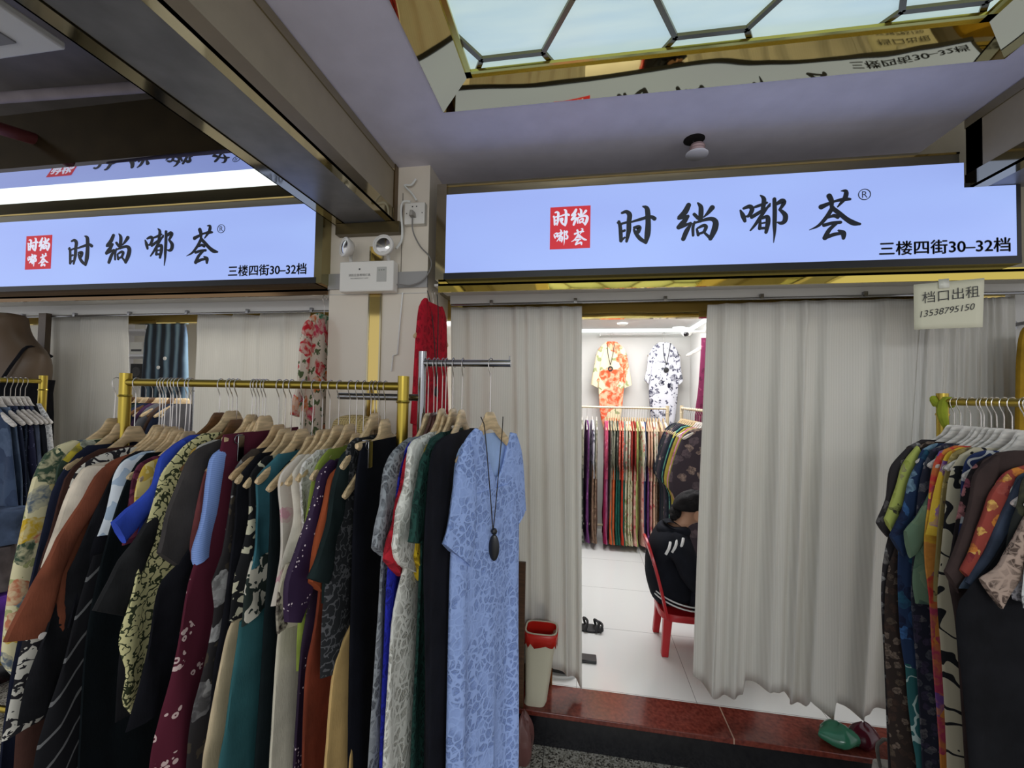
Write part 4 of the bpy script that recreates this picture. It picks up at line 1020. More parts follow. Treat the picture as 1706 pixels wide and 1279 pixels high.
# grey bag and red and white box under the right rack
g0 = at(1478, 1230, Y=1.82)
BAG = thing('cloth_bag', 'grey cloth bag standing on the floor under the right rack', 'bag', (g0.x, 1.82, 0.0)); og = Vector((g0.x, 1.82, 0))
m = MB(); R = []
for z, w, d in ((0.0,0.05,0.05),(0.12,0.055,0.055),(0.26,0.05,0.04),(0.34,0.045,0.02)):
    R.append([(g0.x + w*math.cos(a)*(1+0.1*math.sin(3*a+z*20)), 1.82 + d*math.sin(a), z) for a in [2*PI*k/16 for k in range(16)]])
m.rings(R); m.build('bag_body', cloth((150,148,142), 0.2), BAG, og)
m = MB().tube(crom([(g0.x-0.03,1.81,0.33),(g0.x-0.045,1.80,0.42),(g0.x,1.80,0.44),(g0.x+0.03,1.81,0.33)], 12), 0.006, 8); m.build('handle', cloth((110,108,102), 0.2), BAG, og)
b0 = at(1470, 1262, Y=1.75)
BOXX = thing('gift_box', 'small dark red box with a white lid at the foot of the right rack', 'box', (b0.x+0.02, 1.75, 0)); og = Vector((b0.x+0.02, 1.75, 0))
MB().box(b0.x-0.02, b0.x+0.08, 1.70, 1.80, 0.0, 0.10).build('box_body', plain((140,24,40), 0.5, name='red_card'), BOXX, og, bevel=0.002)
MB().box(b0.x-0.023, b0.x+0.083, 1.697, 1.803, 0.10, 0.13).build('lid', plain((220,216,210), 0.5, name='white_card'), BOXX, og, bevel=0.002)

# ================================================================== denim rack and dress form on the far left
YD = 1.75
ZD = at(40, 634, Y=YD-0.08).z; XD = at(72, 634, Y=YD).x
rack('clothes_rack', 'gold clothes rack of denim at the left edge beside the curtain', (XD, YD), (XD, YD-1.05), ZD, GOLDB)
DEN = fl((66,82,108), [(84,100,126),(54,68,94)], 8, size=0.6)
SEQ = studs((44,52,76), (190,200,220), 130); SEQ2 = studs((36,48,66), (150,170,190), 130)
DD = [
 ('black_white_jacket', 'black jacket edged in white lace beside the end post', 'jacket', cloth((34,36,42)), [(62,676),(74,698),(83,745),(89,792)]),
 ('grey_denim_blouse', 'plain grey blue denim top second from the rack\'s end post', 'top', fl((80,88,108), [(92,100,120),(68,76,96)], 8, size=0.6), [(54,676),(62,700),(67,760),(71,830)]),
 ('purple_sequin_blouse', 'purple navy sequin top beside the grey denim top', 'top', studs((42,44,72), (150,150,190), 130), [(46,676),(53,705),(57,770),(59,838)]),
 ('teal_sequin_blouse', 'dark teal sequin top between the purple and the navy one', 'top', SEQ2, [(38,676),(44,705),(48,770),(52,840)]),
 ('sequin_blouse', 'navy sequin striped top on the denim rack', 'top', SEQ, [(28,676),(35,705),(40,780),(46,850)]),
 ('denim_shirt', 'faded blue denim shirt beside the navy sequin top', 'shirt', fl((84,100,124), [(98,114,138),(72,88,112)], 8, size=0.6), [(15,678),(25,702),(32,770),(38,850),(40,900)]),
 ('denim_jacket', 'mid blue denim jacket at the very left edge of the picture', 'jacket', DEN, [(0,680),(13,704),(23,760),(29,830),(33,885)]),
]
YPREV = 9.0
for nm, lab, cat, mat, near in DD:
    y = min(at(near[0][0], near[0][1], X=XD+0.08).y, YPREV-0.012); YPREV = y; fr = Frame((XD, y, ZD), 0.0)
    if DBG: print('D', nm, round(y,3), [(round(u,2), round(z,2)) for u, z in fr.px(near)])
    parts = [('body', mat, near)]
    if 'edged' in lab: parts.append(('trim', lace((206,206,204), (120,120,124), 60), [(66,672),(79,697),(87,742),(93,790)], -0.86, 0.0))
    garment(nm, lab, cat, fr, parts, 'garments on the denim rack')
    hanger((XD, y, ZD), 0.0, 'pale wooden hanger carrying the ' + lab.split(',')[0].split(' on the ')[0].split(' beside ')[0].split(' second ')[0].split(' between ')[0].split(' edged ')[0].split(' at the ')[0], WWOOD, False, 'hangers on the denim rack', up=hup_fit(fr))
# folded denim, a grey bundle and a purple garment below that rack
for nm, lab, cat, c, px0, px1, z0, z1, y in (
    ('folded_jeans', 'blue jeans folded over the low bar of the denim rack', 'jeans', (70,82,104), -20, 36, 845, 905, 1.50),
    ('grey_bundle', 'grey cloth bundle under the folded jeans at the left edge', 'bundle', (92,84,84), -30, 14, 905, 985, 1.50),
    ('purple_skirt', 'bright purple skirt hanging low at the left edge', 'skirt', (92,52,140), -30, 12, 985, 1090, 1.50)):
    a, b = at(px0, z0, Y=y), at(px1, z1, Y=y); m = MB(); R = []
    for k in range(9):
        s = k/8; hh = (a.z-b.z)
        R.append([((a.x+b.x)/2 + (b.x-a.x)/2*math.cos(t_)*(0.9+0.1*math.sin(4*t_+k)), y + 0.06*math.sin(t_)*(1+0.12*math.sin(5*t_+k)), b.z + hh*s) for t_ in [2*PI*j/20 for j in range(20)]])
    m.rings(R); tag(m.build(nm, cloth(c, 0.2), None, ((a.x+b.x)/2, y, b.z)), lab, cat)
tag(MB().box(XD-0.25, XD+0.25, 0.75, 1.72, at(0, 1090, Y=1.5).z-0.03, at(0, 1090, Y=1.5).z-0.004).build('low_shelf', plain((120,110,60), 0.4, 0.5, name='gold_shelf'), None, (XD, 1.3, 0.5)), 'low gold shelf of the denim rack at the left edge', 'shelf')
# dress form (bust) seen from behind
YM = 1.95
c = at(10, 600, Y=YM)
MQ = thing('dress_form', 'brown dress form in a black strap top, seen from behind at the left edge', 'mannequin', (c.x, YM, 0)); og = Vector((c.x, YM, 0))
zt = lambda y: at(40, y, Y=YM).z
sc_ = at(70, 600, Y=YM).x - c.x
SKINM = plain((98, 80, 62), 0.45, name='brown_form')
prof = [(zt(690), 0.86, 0.62), (zt(660), 0.84, 0.60), (zt(630), 0.95, 0.60), (zt(605), 1.02, 0.55), (zt(588), 1.0, 0.45), (zt(575), 0.78, 0.40), (zt(562), 0.52, 0.36), (zt(548), 0.36, 0.34), (zt(535), 0.30, 0.32), (zt(520), 0.30, 0.32)]
def bust(m, pr, k=1.0):
    return m.rings([[(c.x + sc_*w*k*math.cos(a), YM + sc_*d*k*math.sin(a), z) for a in [2*PI*j/28 for j in range(28)]] for z, w, d in pr])
m = MB(); bust(m, prof); m.build('torso', SKINM, MQ, og, subsurf=1)
zz = [(zt(1080), 1.15, 0.8), (zt(900), 1.1, 0.75), (zt(760), 0.92, 0.68), (zt(690), 0.9, 0.66), (zt(655), 0.88, 0.63), (zt(632), 0.97, 0.62)]
m = MB(); bust(m, zz, 1.03); m.build('black_top', cloth((20,20,24)), MQ, og)
MB().tube(crom([(c.x+sc_*0.80, YM-sc_*0.50, zt(632)), (c.x+sc_*0.90, YM-sc_*0.36, zt(600)), (c.x+sc_*0.80, YM-sc_*0.10, zt(578)), (c.x+sc_*0.80, YM+sc_*0.3, zt(592))], 14), 0.008, 8).build('strap', cloth((24,24,28)), MQ, og)
MB().tube([(c.x, YM, 0.02), (c.x, YM, zt(1079))], 0.016, 12).build('stand_pole', STEEL, MQ, og)
MB().lathe([(0.16, 0.0), (0.16, 0.012), (0.02, 0.02)], (c.x, YM, 0), (0,0,1), 28).build('stand_base', STEEL, MQ, og)
# dark post behind it
a, b = at(66, 560, Y=2.12), at(76, 560, Y=2.12)
fix(MB().box(a.x, b.x+0.01, 2.11, 2.14, 0.0, 2.17).build('trim_16', plain((84,72,60), 0.3, 0.4, name='bronze_post')))

# ================================================================== garments hung on the pillar
def hung(nm, lab, cat, p0, rz, parts, hl, up=0.0):
    fr = Frame(p0, rz); garment(nm, lab, cat, fr, parts); hanger(p0, rz, hl, WOOD, up=up)
    return fr
p0 = at(541, 497, X=-1.335)
REDFL = floral((222,208,192), [(196,40,52),(214,110,40),(150,30,60),(60,120,90),(206,60,90)], 13, 0.6, (90,104,70), keep=0.62)
hung('red_flower_dress', 'white dress with red and orange flowers hanging beside the left edge of the pillar', 'dress', p0, -PI/2,
   [('body', REDFL, [(529,521),(518,528),(510,550),(506,600),(503,650),(498,710),(494,790)]),
    ('sleeve', REDFL, [(520,524),(505,538),(499,580),(495,620),(486,665),(482,690)], [(524,530),(516,570),(510,620),(502,670),(496,695)])], 'pale wooden hanger carrying the red flowered dress')
MB_ = at(541, 480, X=-1.335)
p0 = at(722, 488, Y=1.93)
REDL = lace((186,24,44), (134,12,30), 20)
hung('red_lace_dress', 'bright red lace dress hanging on the right side of the pillar', 'dress', p0, -PI/2-0.12,
   [('body', REDL, [(708,500),(702,512),(698,545),(695,600),(690,650),(686,710),(684,800)]),
    ('sleeve', REDL, [(706,496),(697,510),(692,560),(689,610),(685,665),(683,705)], [(710,502),(706,560),(702,610),(700,660),(697,708)])], 'pale wooden hanger carrying the red lace dress')
def onr(x, y, d=0.0):
    return at(x, y, Y=1.93-0.03-d)
MB().tube(crom([onr(713,484), onr(717,500), onr(724,540), onr(727,600), onr(727,650)], 14), 0.0016, 6)
n = thing('cord_necklace', 'thin black cord necklace hanging down the red lace dress', 'necklace', tuple(p0)); og = Vector(p0)
MB().tube(crom([onr(712,484), onr(717,505), onr(723,560), onr(727,640)], 14), 0.0022, 6).build('cord', BLACK, n, og)
MB().tube(crom([onr(728,490), onr(730,520), onr(729,580), onr(727,640)], 14), 0.0022, 6).build('cord', BLACK, n, og)
MB().lathe([(0.0,-0.03),(0.009,-0.015),(0.011,0.0),(0.006,0.02),(0,0.03)], tuple(onr(727,652)), (0,0,1), 12).build('tassel', BLACK, n, og)
# straw hat resting behind the hangers
hc = at(590, 712, Y=1.62)
t = NT('woven_straw'); w1 = t.n('ShaderNodeTexWave', {'bands_direction': 'Z'}, Vector=t.coord(rnd=False), Scale=40.0); w2 = t.n('ShaderNodeTexWave', {'bands_direction': 'X'}, Vector=t.coord(rnd=False), Scale=30.0)
STRAW = t.out(t.mix(t.math('MULTIPLY', w1.outputs[1], w2.outputs[1]), S((206,180,120)), S((120,96,50))), 0.7); t.bump(w1.outputs[1], 0.6, 0.004)
HT = thing('straw_hat', 'straw hat resting behind the pale hangers in front of the pillar', 'hat', (hc.x, 1.62, hc.z)); og = Vector((hc.x, 1.62, hc.z))
MB().lathe([(0.088,-0.03),(0.088,0.0),(0.080,0.028),(0.060,0.045),(0.03,0.052),(0.0,0.054)], (hc.x,1.62,hc.z), (0,0,1), 32).build('crown', STRAW, HT, og)
MB().lathe([(0.085,-0.032),(0.15,-0.042),(0.152,-0.038),(0.088,-0.026)], (hc.x,1.62,hc.z), (0,0,1), 32).build('brim', STRAW, HT, og)
tag(MB().tube([(hc.x,1.62,0.0),(hc.x,1.62,hc.z-0.03)], 0.012, 10).lathe([(0.12,0.0),(0.12,0.01),(0.012,0.02)], (hc.x,1.62,0), (0,0,1), 20).build('hat_stand', STEEL, None, (hc.x,1.62,0)), 'thin steel stand under the straw hat', 'stand')

# ================================================================== curtains
t = NT('white_curtain'); co = t.coord(rnd=False)
wv = t.n('ShaderNodeTexWave', {'bands_direction': 'X'}, Vector=co, Scale=26.0, Distortion=0.4)
t.out(t.ramp(wv.outputs[1], [(0.0, S((222,220,214))), (1.0, S((232,230,225)))]), 0.85, 0, 0.2)
tr = t.n('ShaderNodeBsdfTranslucent', Color=S((226,222,212)))
mx = t.t.nodes.new('ShaderNodeMixShader'); mx.inputs[0].default_value = 0.38
t.t.links.new(t.b.outputs[0], mx.inputs[1]); t.t.links.new(tr.outputs[0], mx.inputs[2])
t.t.links.new(mx.outputs[0], t.t.nodes['Material Output'].inputs['Surface'])
CURT = t.m
def curtain(label, Y0, top, hem, pleats, amp, seed=1, cols=150, rows=36, flat=0.0):
    """top: pixels of the heading from left to right; hem: pixels of the lower edge from left to right"""
    rd = random.Random(seed)
    T = [at(x, y, Y=Y0) for x, y in top]; H = [at(x, y, Y=Y0) for x, y in hem]
    ph = [rd.uniform(0, 6.28) for _ in range(4)]
    def lin(P, s):
        d = [0]
        for a, b in zip(P, P[1:]): d.append(d[-1] + abs(b.x-a.x) + abs(b.z-a.z)*0.3)
        q = s*d[-1]
        for i in range(len(P)-1):
            if q <= d[i+1] or i == len(P)-2:
                return P[i].lerp(P[i+1], min(1, (q-d[i])/max(1e-6, d[i+1]-d[i])))
    vs, fs = [], []
    for i in range(rows):
        s = i/(rows-1)
        for j in range(cols):
            c_ = j/(cols-1)
            a = lin(T, c_); b = lin(H, c_)
            p = a.lerp(b, s)
            u = c_*pleats*2*PI + 1.9*math.sin(c_*7+ph[0]) + 1.1*math.sin(c_*17+ph[1])
            k = 0.35 + 0.65*min(1, s*2.2)
            f = 0.75*math.sin(u+0.5*math.sin(u)) + 0.14*math.sin(2.0*u + ph[2] + s*0.8) + (0.3+0.5*s)*math.sin(0.43*u+ph[3]+s)
            pin = math.exp(-((s-0.045)/0.03)**2)*0.4*math.sin(u*1.0)
            p = p + Vector((0.006*math.cos(u)*k, -amp*(k*f + pin), 0))
            vs.append(p)
    for i in range(rows-1):
        for j in range(cols-1):
            q = i*cols+j; fs.append((q, q+1, q+cols+1, q+cols))
    m = MB().add(vs, fs); og = T[0]
    o = m.build('curtain', CURT, None, tuple(og), solid=0.0025, angle=3.1)
    return tag(o, label, 'curtain')
YC = 2.215
curtain('white pleated curtain left of the open doorway, behind the lace dresses', YC, [(752,512),(970,510)], [(752,1090),(880,1104),(916,1106),(945,1122),(971,1148)], 7, 0.021, 3)
curtain('wide white curtain right of the open doorway, hanging to the step', YC, [(1180,507),(1360,500),(1545,497)], [(1157,1127),(1190,1160),(1243,1163),(1246,1140),(1306,1152),(1322,1178),(1344,1182),(1347,1165),(1390,1199),(1393,1168),(1430,1190),(1452,1192),(1500,1180)], 6.5, 0.028, 5, 190)
curtain('narrow gathered white curtain beside the paper notice at the right end', YC-0.01, [(1535,500),(1688,494)], [(1490,1150),(1700,1190)], 9, 0.018, 8)
curtain('white curtain between the denim rack and the gold rack', YC, [(74,528),(214,524)], [(60,1010),(215,990)], 3, 0.022, 11)
curtain('white curtain behind the gold rack beside the pillar', YC, [(331,522),(388,526),(389,521),(434,526),(435,520),(518,519)], [(312,1000),(520,985)], 4, 0.02, 13)
m = None

# ================================================================== paper notice
q = [at(1522,474,Y=1.935), at(1640,463,Y=1.935), at(1637,545,Y=1.925), at(1523,549,Y=1.925)]
PN = thing('paper_notice', 'cream paper notice with handwriting taped under the right sign', 'notice', tuple(q[0])); og = q[0]
m = MB(); n_ = 8
def qp(u, v, d=0.0): 
    p = q[0].lerp(q[1], u).lerp(q[3].lerp(q[2], u), v); return p + Vector((0, -0.004*math.sin(u*PI)*v - d, 0))
vs = [qp(i/n_, j/n_) for j in range(n_+1) for i in range(n_+1)]
m.add(vs, [(j*(n_+1)+i, j*(n_+1)+i+1, (j+1)*(n_+1)+i+1, (j+1)*(n_+1)+i) for j in range(n_) for i in range(n_)])
m.build('sheet', plain((206,202,178), 0.8, name='cream_paper'), PN, og, solid=0.0008)
def notice_text(body, u0, v0, u1, v1, shear, bold):
    a, b = qp(u0, v0, 0.0035), qp(u1, v1, 0.0035); ex = (b-a).normalized(); ey = Vector((0,0,1)) - ex*ex.z; ey.normalize()
    m = MB(); text_flat(m, body, (b-a).length, a, ex, ey, bold=bold, depth=0.0, shear=shear); m.build('handwriting', plain((26,26,28), 0.6, name='pen_ink'), PN, og, smooth=False)
notice_text('档口出租', 0.12, 0.42, 0.93, 0.36, 0.12, -0.004)
notice_text('13538795150', 0.08, 0.74, 0.88, 0.63, 0.35, -0.004)
m = MB().add([qp(0.35,-0.06,0.002), qp(0.50,-0.06,0.002), qp(0.50,0.14,0.004), qp(0.35,0.14,0.004)], [(0,1,2,3)])
m.build('tape', plain((216,214,200), 0.15, name='clear_tape'), PN, og, solid=0.0005)

# ================================================================== fittings on the pillar
YE = 1.90
a, b = at(566, 436, Y=YE), at(652, 484, Y=YE)
EL = thing('emergency_light', 'white twin head emergency light box on the pillar', 'emergency light', ((a.x+b.x)/2, 1.93, b.z)); og = Vector(((a.x+b.x)/2, 1.93, b.z))
MB().box(a.x, b.x+0.008, YE, 1.957, b.z, a.z).build('case', plain((226,222,214), 0.4, name='ivory_plastic'), EL, og, bevel=0.006)
w, h = b.x-a.x, a.z-b.z
MB().box(a.x+w*0.72, a.x+w*0.90, YE-0.002, YE+0.002, b.z+h*0.30, b.z+h*0.78).build('indicator_panel', plain((178,176,170), 0.5, name='grey_label'), EL, og)
for k in range(3):
    MB().lathe([(0.0025,0),(0.0025,0.002),(0,0.003)], (a.x+w*(0.765+0.045*k), YE-0.002, b.z+h*0.68), (0,-1,0), 10).build('indicator', plain((90,110,90), 0.3, name='indicator_lens'), EL, og)
for body, y0, ww, col in (('消防应急照明灯具', 0.50, 0.42, (90,88,86)), ('FIRE EMERGENCY LAMP', 0.41, 0.34, (110,108,106))):
    m = MB(); text_flat(m, body, w*ww, (a.x+w*0.18+w*(0.42-ww)/2, YE-0.0008, b.z+h*y0), (1,0,0), (0,0,1), depth=0.0); m.build('lettering', plain(col, 0.6, name='grey_print'), EL, og, smooth=False)
m = MB().lathe([(0.006,0),(0.006,0.0008)], (a.x+w*0.39, YE-0.001, b.z+h*0.73), (0,-1,0), 4); m.build('emblem', plain((100,98,96), 0.6, name='grey_print'), EL, og)
for px_, py_, dirv, r_ in ((574, 411, (-0.55,-0.85,0.05), 0.048), (638, 408, (0.02,-1,0.06), 0.052)):
    c_ = at(px_, py_, Y=1.86); dv = Vector(dirv).normalized()
    hd = MB().lathe([(0.014,-0.045),(r_*0.7,-0.035),(r_,-0.008),(r_*1.02,0.0),(r_*0.98,0.004),(r_*0.86,0.005),(r_*0.84,0.001)], tuple(c_), tuple(dv), 32).build('lamp_head', plain((214,210,204), 0.35, name='ivory_plastic'), EL, og)
    MB().lathe([(r_*0.84,-0.004),(r_*0.6,0.004),(r_*0.3,0.008),(0,0.009)], tuple(c_), tuple(dv), 32).build('reflector', mirror((196,194,190), 0.18, 1.0, 'lamp_reflector'), hd, og)
    e = Vector((c_.x, 1.93, a.z-0.004)); MB().tube(crom([e, (c_+e)/2 + Vector((0,0.02,0)), c_-dv*0.042], 8), 0.009, 10).build('neck', plain((205,202,196), 0.4, name='ivory_plastic'), EL, og)
a, b = at(674, 338, Y=1.935), at(707, 372, Y=1.935)
SK = thing('wall_socket', 'white wall socket with a grey plug high on the pillar', 'socket', ((a.x+b.x)/2, 1.95, b.z)); og = Vector(((a.x+b.x)/2, 1.95, b.z))
MB().box(a.x, b.x, 1.935, 1.971, b.z, a.z).build('faceplate', plain((220,216,208), 0.35, name='ivory_plastic'), SK, og, bevel=0.004)
for u in (0.12, 0.88): MB().lathe([(0.003,0),(0.003,0.001)], (a.x+(b.x-a.x)*u, 1.935, (a.z+b.z)/2), (0,-1,0), 10).build('screw', plain((110,104,98), 0.4, 0.5, name='screw'), SK, og)
for u in (0.40, 0.60): MB().box(a.x+(b.x-a.x)*u-0.003, a.x+(b.x-a.x)*u+0.003, 1.934, 1.936, a.z-0.024, a.z-0.018).build('slot', BLACK, SK, og)
PG = at(688, 357, Y=1.925)
cab = thing('power_cable', 'grey plug and thin cable looping from the socket to the emergency light', 'cable', tuple(PG)); og = PG
MB().rings([[(PG.x+sx*wd, y_, PG.z+zz2) for sx, zz2 in ((-1,-0.014),(1,-0.014),(0.7,0.012),(-0.7,0.012))] for y_, wd in ((1.935,0.014),(1.905,0.012),(1.898,0.007))]).build('plug', plain((150,146,138), 0.5, name='grey_plug'), cab, og, bevel=0.002)
MB().tube(crom([at(687,362,Y=1.92), at(688,385,Y=1.93), at(700,410,Y=1.945), at(716,428,Y=1.95), at(718,446,Y=1.95), at(705,466,Y=1.945), at(685,475,Y=1.94), at(668,474,Y=1.93), at(661,474,Y=1.925)], 40), 0.0035, 8).build('cord', plain((120,116,112), 0.5, name='grey_cord'), cab, og)
o = MB().tube(crom([at(684,336,Y=1.93), at(672,336,Y=1.93), at(668,350,Y=1.94), at(670,380,Y=1.945), at(669,400,Y=1.945), at(660,414,Y=1.92)], 30), 0.006, 8).build('white_cable', WHITEP, None, tuple(at(684,336,Y=1.93)))
tag(o, 'thick white cable from the socket to the right emergency lamp', 'cable')
o = MB().tube(crom([at(693,298,Y=1.95), at(685,308,Y=1.95), at(674,309,Y=1.95), at(686,322,Y=1.945), at(694,334,Y=1.94)], 24), 0.005, 8).build('white_cable', WHITEP, None, tuple(at(693,298,Y=1.95)))
tag(o, 'short white cable from the ceiling corner down to the socket', 'cable')
o = MB().tube([at(671,487,Y=1.958), at(667,530,Y=1.958), at(662,590,Y=1.958), at(655,592,Y=1.958), at(652,618,Y=1.958)], 0.004, 8).build('wall_conduit', WHITEP, None, tuple(at(671,487,Y=1.958)))
tag(o, 'slim white conduit running down the right of the pillar', 'conduit')
# loose lamp hanging out of its hole in the ceiling
c_ = at(1161, 258, Z=2.785)
DL = thing('loose_downlight', 'round white downlight dangling from a hole in the lilac-lit ceiling', 'ceiling light', tuple(c_)); og = c_
MB().lathe([(0.0,-0.004),(0.042,-0.004),(0.047,0.0),(0.047,0.004),(0.034,0.008),(0.0,0.008)], tuple(c_), (0.05,0,1), 32).build('disc', plain((216,214,222), 0.45, name='lamp_disc'), DL, og)
MB().lathe([(0.034,0.006),(0.033,0.014),(0.030,0.016),(0.033,0.022),(0.030,0.028),(0.033,0.034),(0.030,0.04),(0.028,0.045)], tuple(c_), (0.05,0,1), 28).build('heat_sink', plain((176,150,150), 0.4, 0.3, name='ribbed_sink'), DL, og)
MB().tube(crom([c_+Vector((0,0,0.04)), c_+Vector((-0.01,0.01,0.06)), c_+Vector((-0.016,0.005,0.075))], 8), 0.003, 6).build('lead', BLACK, DL, og)
fix(MB().lathe([(0.045,0),(0.045,0.0012),(0.0,0.0012)], (c_.x-0.012, c_.y+0.0, CEIL-0.0015), (0,0,1), 28).build('trim_17', plain((26,20,20), 0.9, name='hole_shade')))  # flat disc on the ceiling, shade of the hole put into its colour

# ================================================================== inside the right-hand shop
YB = 4.55
zr = at(1040, 679, Y=YB).z; xa = at(960, 679, Y=YB).x; xb = at(1112, 679, Y=YB).x
BEIGE = plain((206, 190, 160), 0.35, 0.2, name='beige_tube')
rack('clothes_rack', 'beige clothes rail of printed outfits along the back of the right shop', (xa-0.1, YB), (xb, YB), zr, BEIGE)
SHAPES = {}
def shape(kind):
    """shared garment meshes for the far racks (local u, t, z)"""
    if kind not in SHAPES:
        m = MB()
        if kind == 'top': loft2(m, [(0.07,-0.14),(0.15,-0.19),(0.22,-0.33),(0.255,-0.50),(0.20,-0.62),(0.20,-0.72)], [(-0.07,-0.14),(-0.15,-0.19),(-0.22,-0.33),(-0.255,-0.50),(-0.20,-0.62),(-0.20,-0.72)], 0.013, (0.004,40,1), 18, 18, hem=0.01)
        elif kind == 'skirt': loft2(m, [(0.19,-0.58),(0.20,-0.9),(0.22,-1.15),(0.27,-1.37)], [(-0.19,-0.58),(-0.20,-0.9),(-0.22,-1.15),(-0.27,-1.37)], 0.016, (0.008,50,2), 22, 16, hem=0.012)
        elif kind == 'dress': loft2(m, [(0.07,-0.14),(0.15,-0.19),(0.20,-0.33),(0.19,-0.55),(0.22,-0.95),(0.26,-1.33)], [(-0.07,-0.14),(-0.15,-0.19),(-0.20,-0.33),(-0.19,-0.55),(-0.22,-0.95),(-0.26,-1.33)], 0.014, (0.006,44,3), 20, 22, hem=0.012)
        elif kind == 'jacket': loft2(m, [(0.07,-0.14),(0.16,-0.19),(0.24,-0.40),(0.28,-0.62),(0.22,-0.75),(0.22,-1.15)], [(-0.07,-0.14),(-0.16,-0.19),(-0.24,-0.40),(-0.28,-0.62),(-0.22,-0.75),(-0.22,-1.15)], 0.016, (0.006,40,5), 20, 20, hem=0.01)
        o = m.build(kind, None); SHAPES[kind] = o.data; bpy.data.objects.remove(o)
    return SHAPES[kind]
MATS0 = plain((200,200,200))
def put(nm, kind, mat, parent):
    me = shape(kind)
    if not me.materials: me.materials.append(MATS0)
    o = bpy.data.objects.new(nm, me); COL.objects.link(o); o.parent = parent
    o.material_slots[0].link = 'OBJECT'; o.material_slots[0].material = mat
    return o
def F2(base, cols, sc=18, **k): return floral(base, cols, sc, **k)
W_NAVY = F2((214,214,222), [(40,42,72),(70,74,110),(30,32,56)], 16, size=0.5)
G_GRN = F2((150,148,130), [(90,96,84),(186,178,156),(70,74,66)], 30, size=0.5)
CRM_RED = F2((216,206,186), [(186,60,66),(120,140,90),(206,96,90)], 22, size=0.5)
PK = F2((196,84,116), [(226,160,180),(150,50,90)], 24, size=0.45)
COR = vine((206,92,76), (226,150,130), 22, 0.05, 0.2); TEALF = F2((110,130,126), [(60,86,86),(170,170,150),(190,90,90)], 28, size=0.5)
PURP = F2((104,56,110), [(150,90,150),(70,36,80)], 22, size=0.5); BRN = F2((130,106,88), [(90,66,56),(176,150,124)], 30, size=0.5)
GRYF = F2((70,76,68), [(150,150,140),(40,46,42)], 28, size=0.5); RUST = lace((170,62,52), (120,40,36), 40); LIME = cloth((166,180,108)); NAVY = cloth((48,60,96))
WBLU = F2((216,214,206), [(70,96,140),(186,190,196)], 20, size=0.5); PEACH = F2((214,176,150), [(190,80,76),(226,206,180),(150,120,70)], 24, size=0.5)
TEAL = cloth((34,92,82)); ORG = cloth((206,98,58)); MAG = cloth((140,30,72)); MAUV = cloth((170,104,140)); SAGE = cloth((104,116,98)); REDO = cloth((190,62,44))
FLW = F2((206,200,170), [(176,66,62),(120,130,60),(206,160,130)], 14, size=0.5, leaf=(150,150,100)); FPK = F2((206,150,140), [(180,50,76),(226,200,180)], 22, size=0.5)
OUT = [ # pixel along the rail, top (material, words), skirt (material, words)
 (970, G_GRN, 'white and black floral', GRYF, 'grey green floral'), (978, PURP, 'violet floral', PURP, 'violet'), (987, W_NAVY, 'white and navy floral', BRN, 'brown floral'), (994, G_GRN, 'grey floral', BRN, 'tan floral'),
 (1009, PK, 'pink floral', MAG, 'magenta'), (1013, PK, 'rose floral', MAUV, 'mauve'), (1017, G_GRN, 'stone grey floral', SAGE, 'sage'), (1021, GRYF, 'dark sage floral', ORG, 'orange'), (1025, G_GRN, 'pale sage floral', ORG, 'burnt orange'),
 (1029, GRYF, 'olive floral', TEAL, 'bottle green'), (1033, COR, 'coral', TEAL, 'deep green'), (1037, COR, 'salmon', REDO, 'red orange'), (1041, TEALF, 'teal floral', TEAL, 'dark green'), (1045, CRM_RED, 'cream and red floral', FLW, 'cream rose print'), (1049, CRM_RED, 'ivory floral', FLW, 'ivory rose print'),
 (1053, RUST, 'rust lace', FLW, 'leafy rose print'), (1057, RUST, 'brick lace', FPK, 'pink floral'), (1062, LIME, 'pale lime', LIME, 'lime'), (1066, CRM_RED, 'red sprigged', FPK, 'rose sprigged'), (1070, WBLU, 'white and blue', NAVY, 'dark navy'), (1074, NAVY, 'denim blue', NAVY, 'denim blue'),
 (1079, PEACH, 'peach floral', PURP, 'plum'), (1083, PEACH, 'apricot floral', FPK, 'red floral'), (1088, CRM_RED, 'cream sprigged', PEACH, 'peach floral'), (1093, CRM_RED, 'white and rose floral', BRN, 'brown sprigged'), (1098, PEACH, 'tan and rose floral', PEACH, 'coral floral'), (1105, W_NAVY, 'navy and white', GRYF, 'charcoal floral')]
for i, (px_, m1, w1, m2, w2) in enumerate(OUT):
    x = at(px_, 679, Y=YB).x
    g = thing('hanging_outfit', f'{w1} top over a {w2} skirt on the back rail', 'outfit', (x, YB, zr), -PI/2 + random.uniform(-0.12, 0.12), 'outfits on the back rail')
    put('blouse', 'top', m1, g); put('skirt', 'skirt', m2, g)
    hanger((x, YB, zr), -PI/2, f'pale hanger carrying the {w1} top on the back rail', WWOOD if i < 4 else WOOD, False, 'hangers on the back rail', up=0.01)
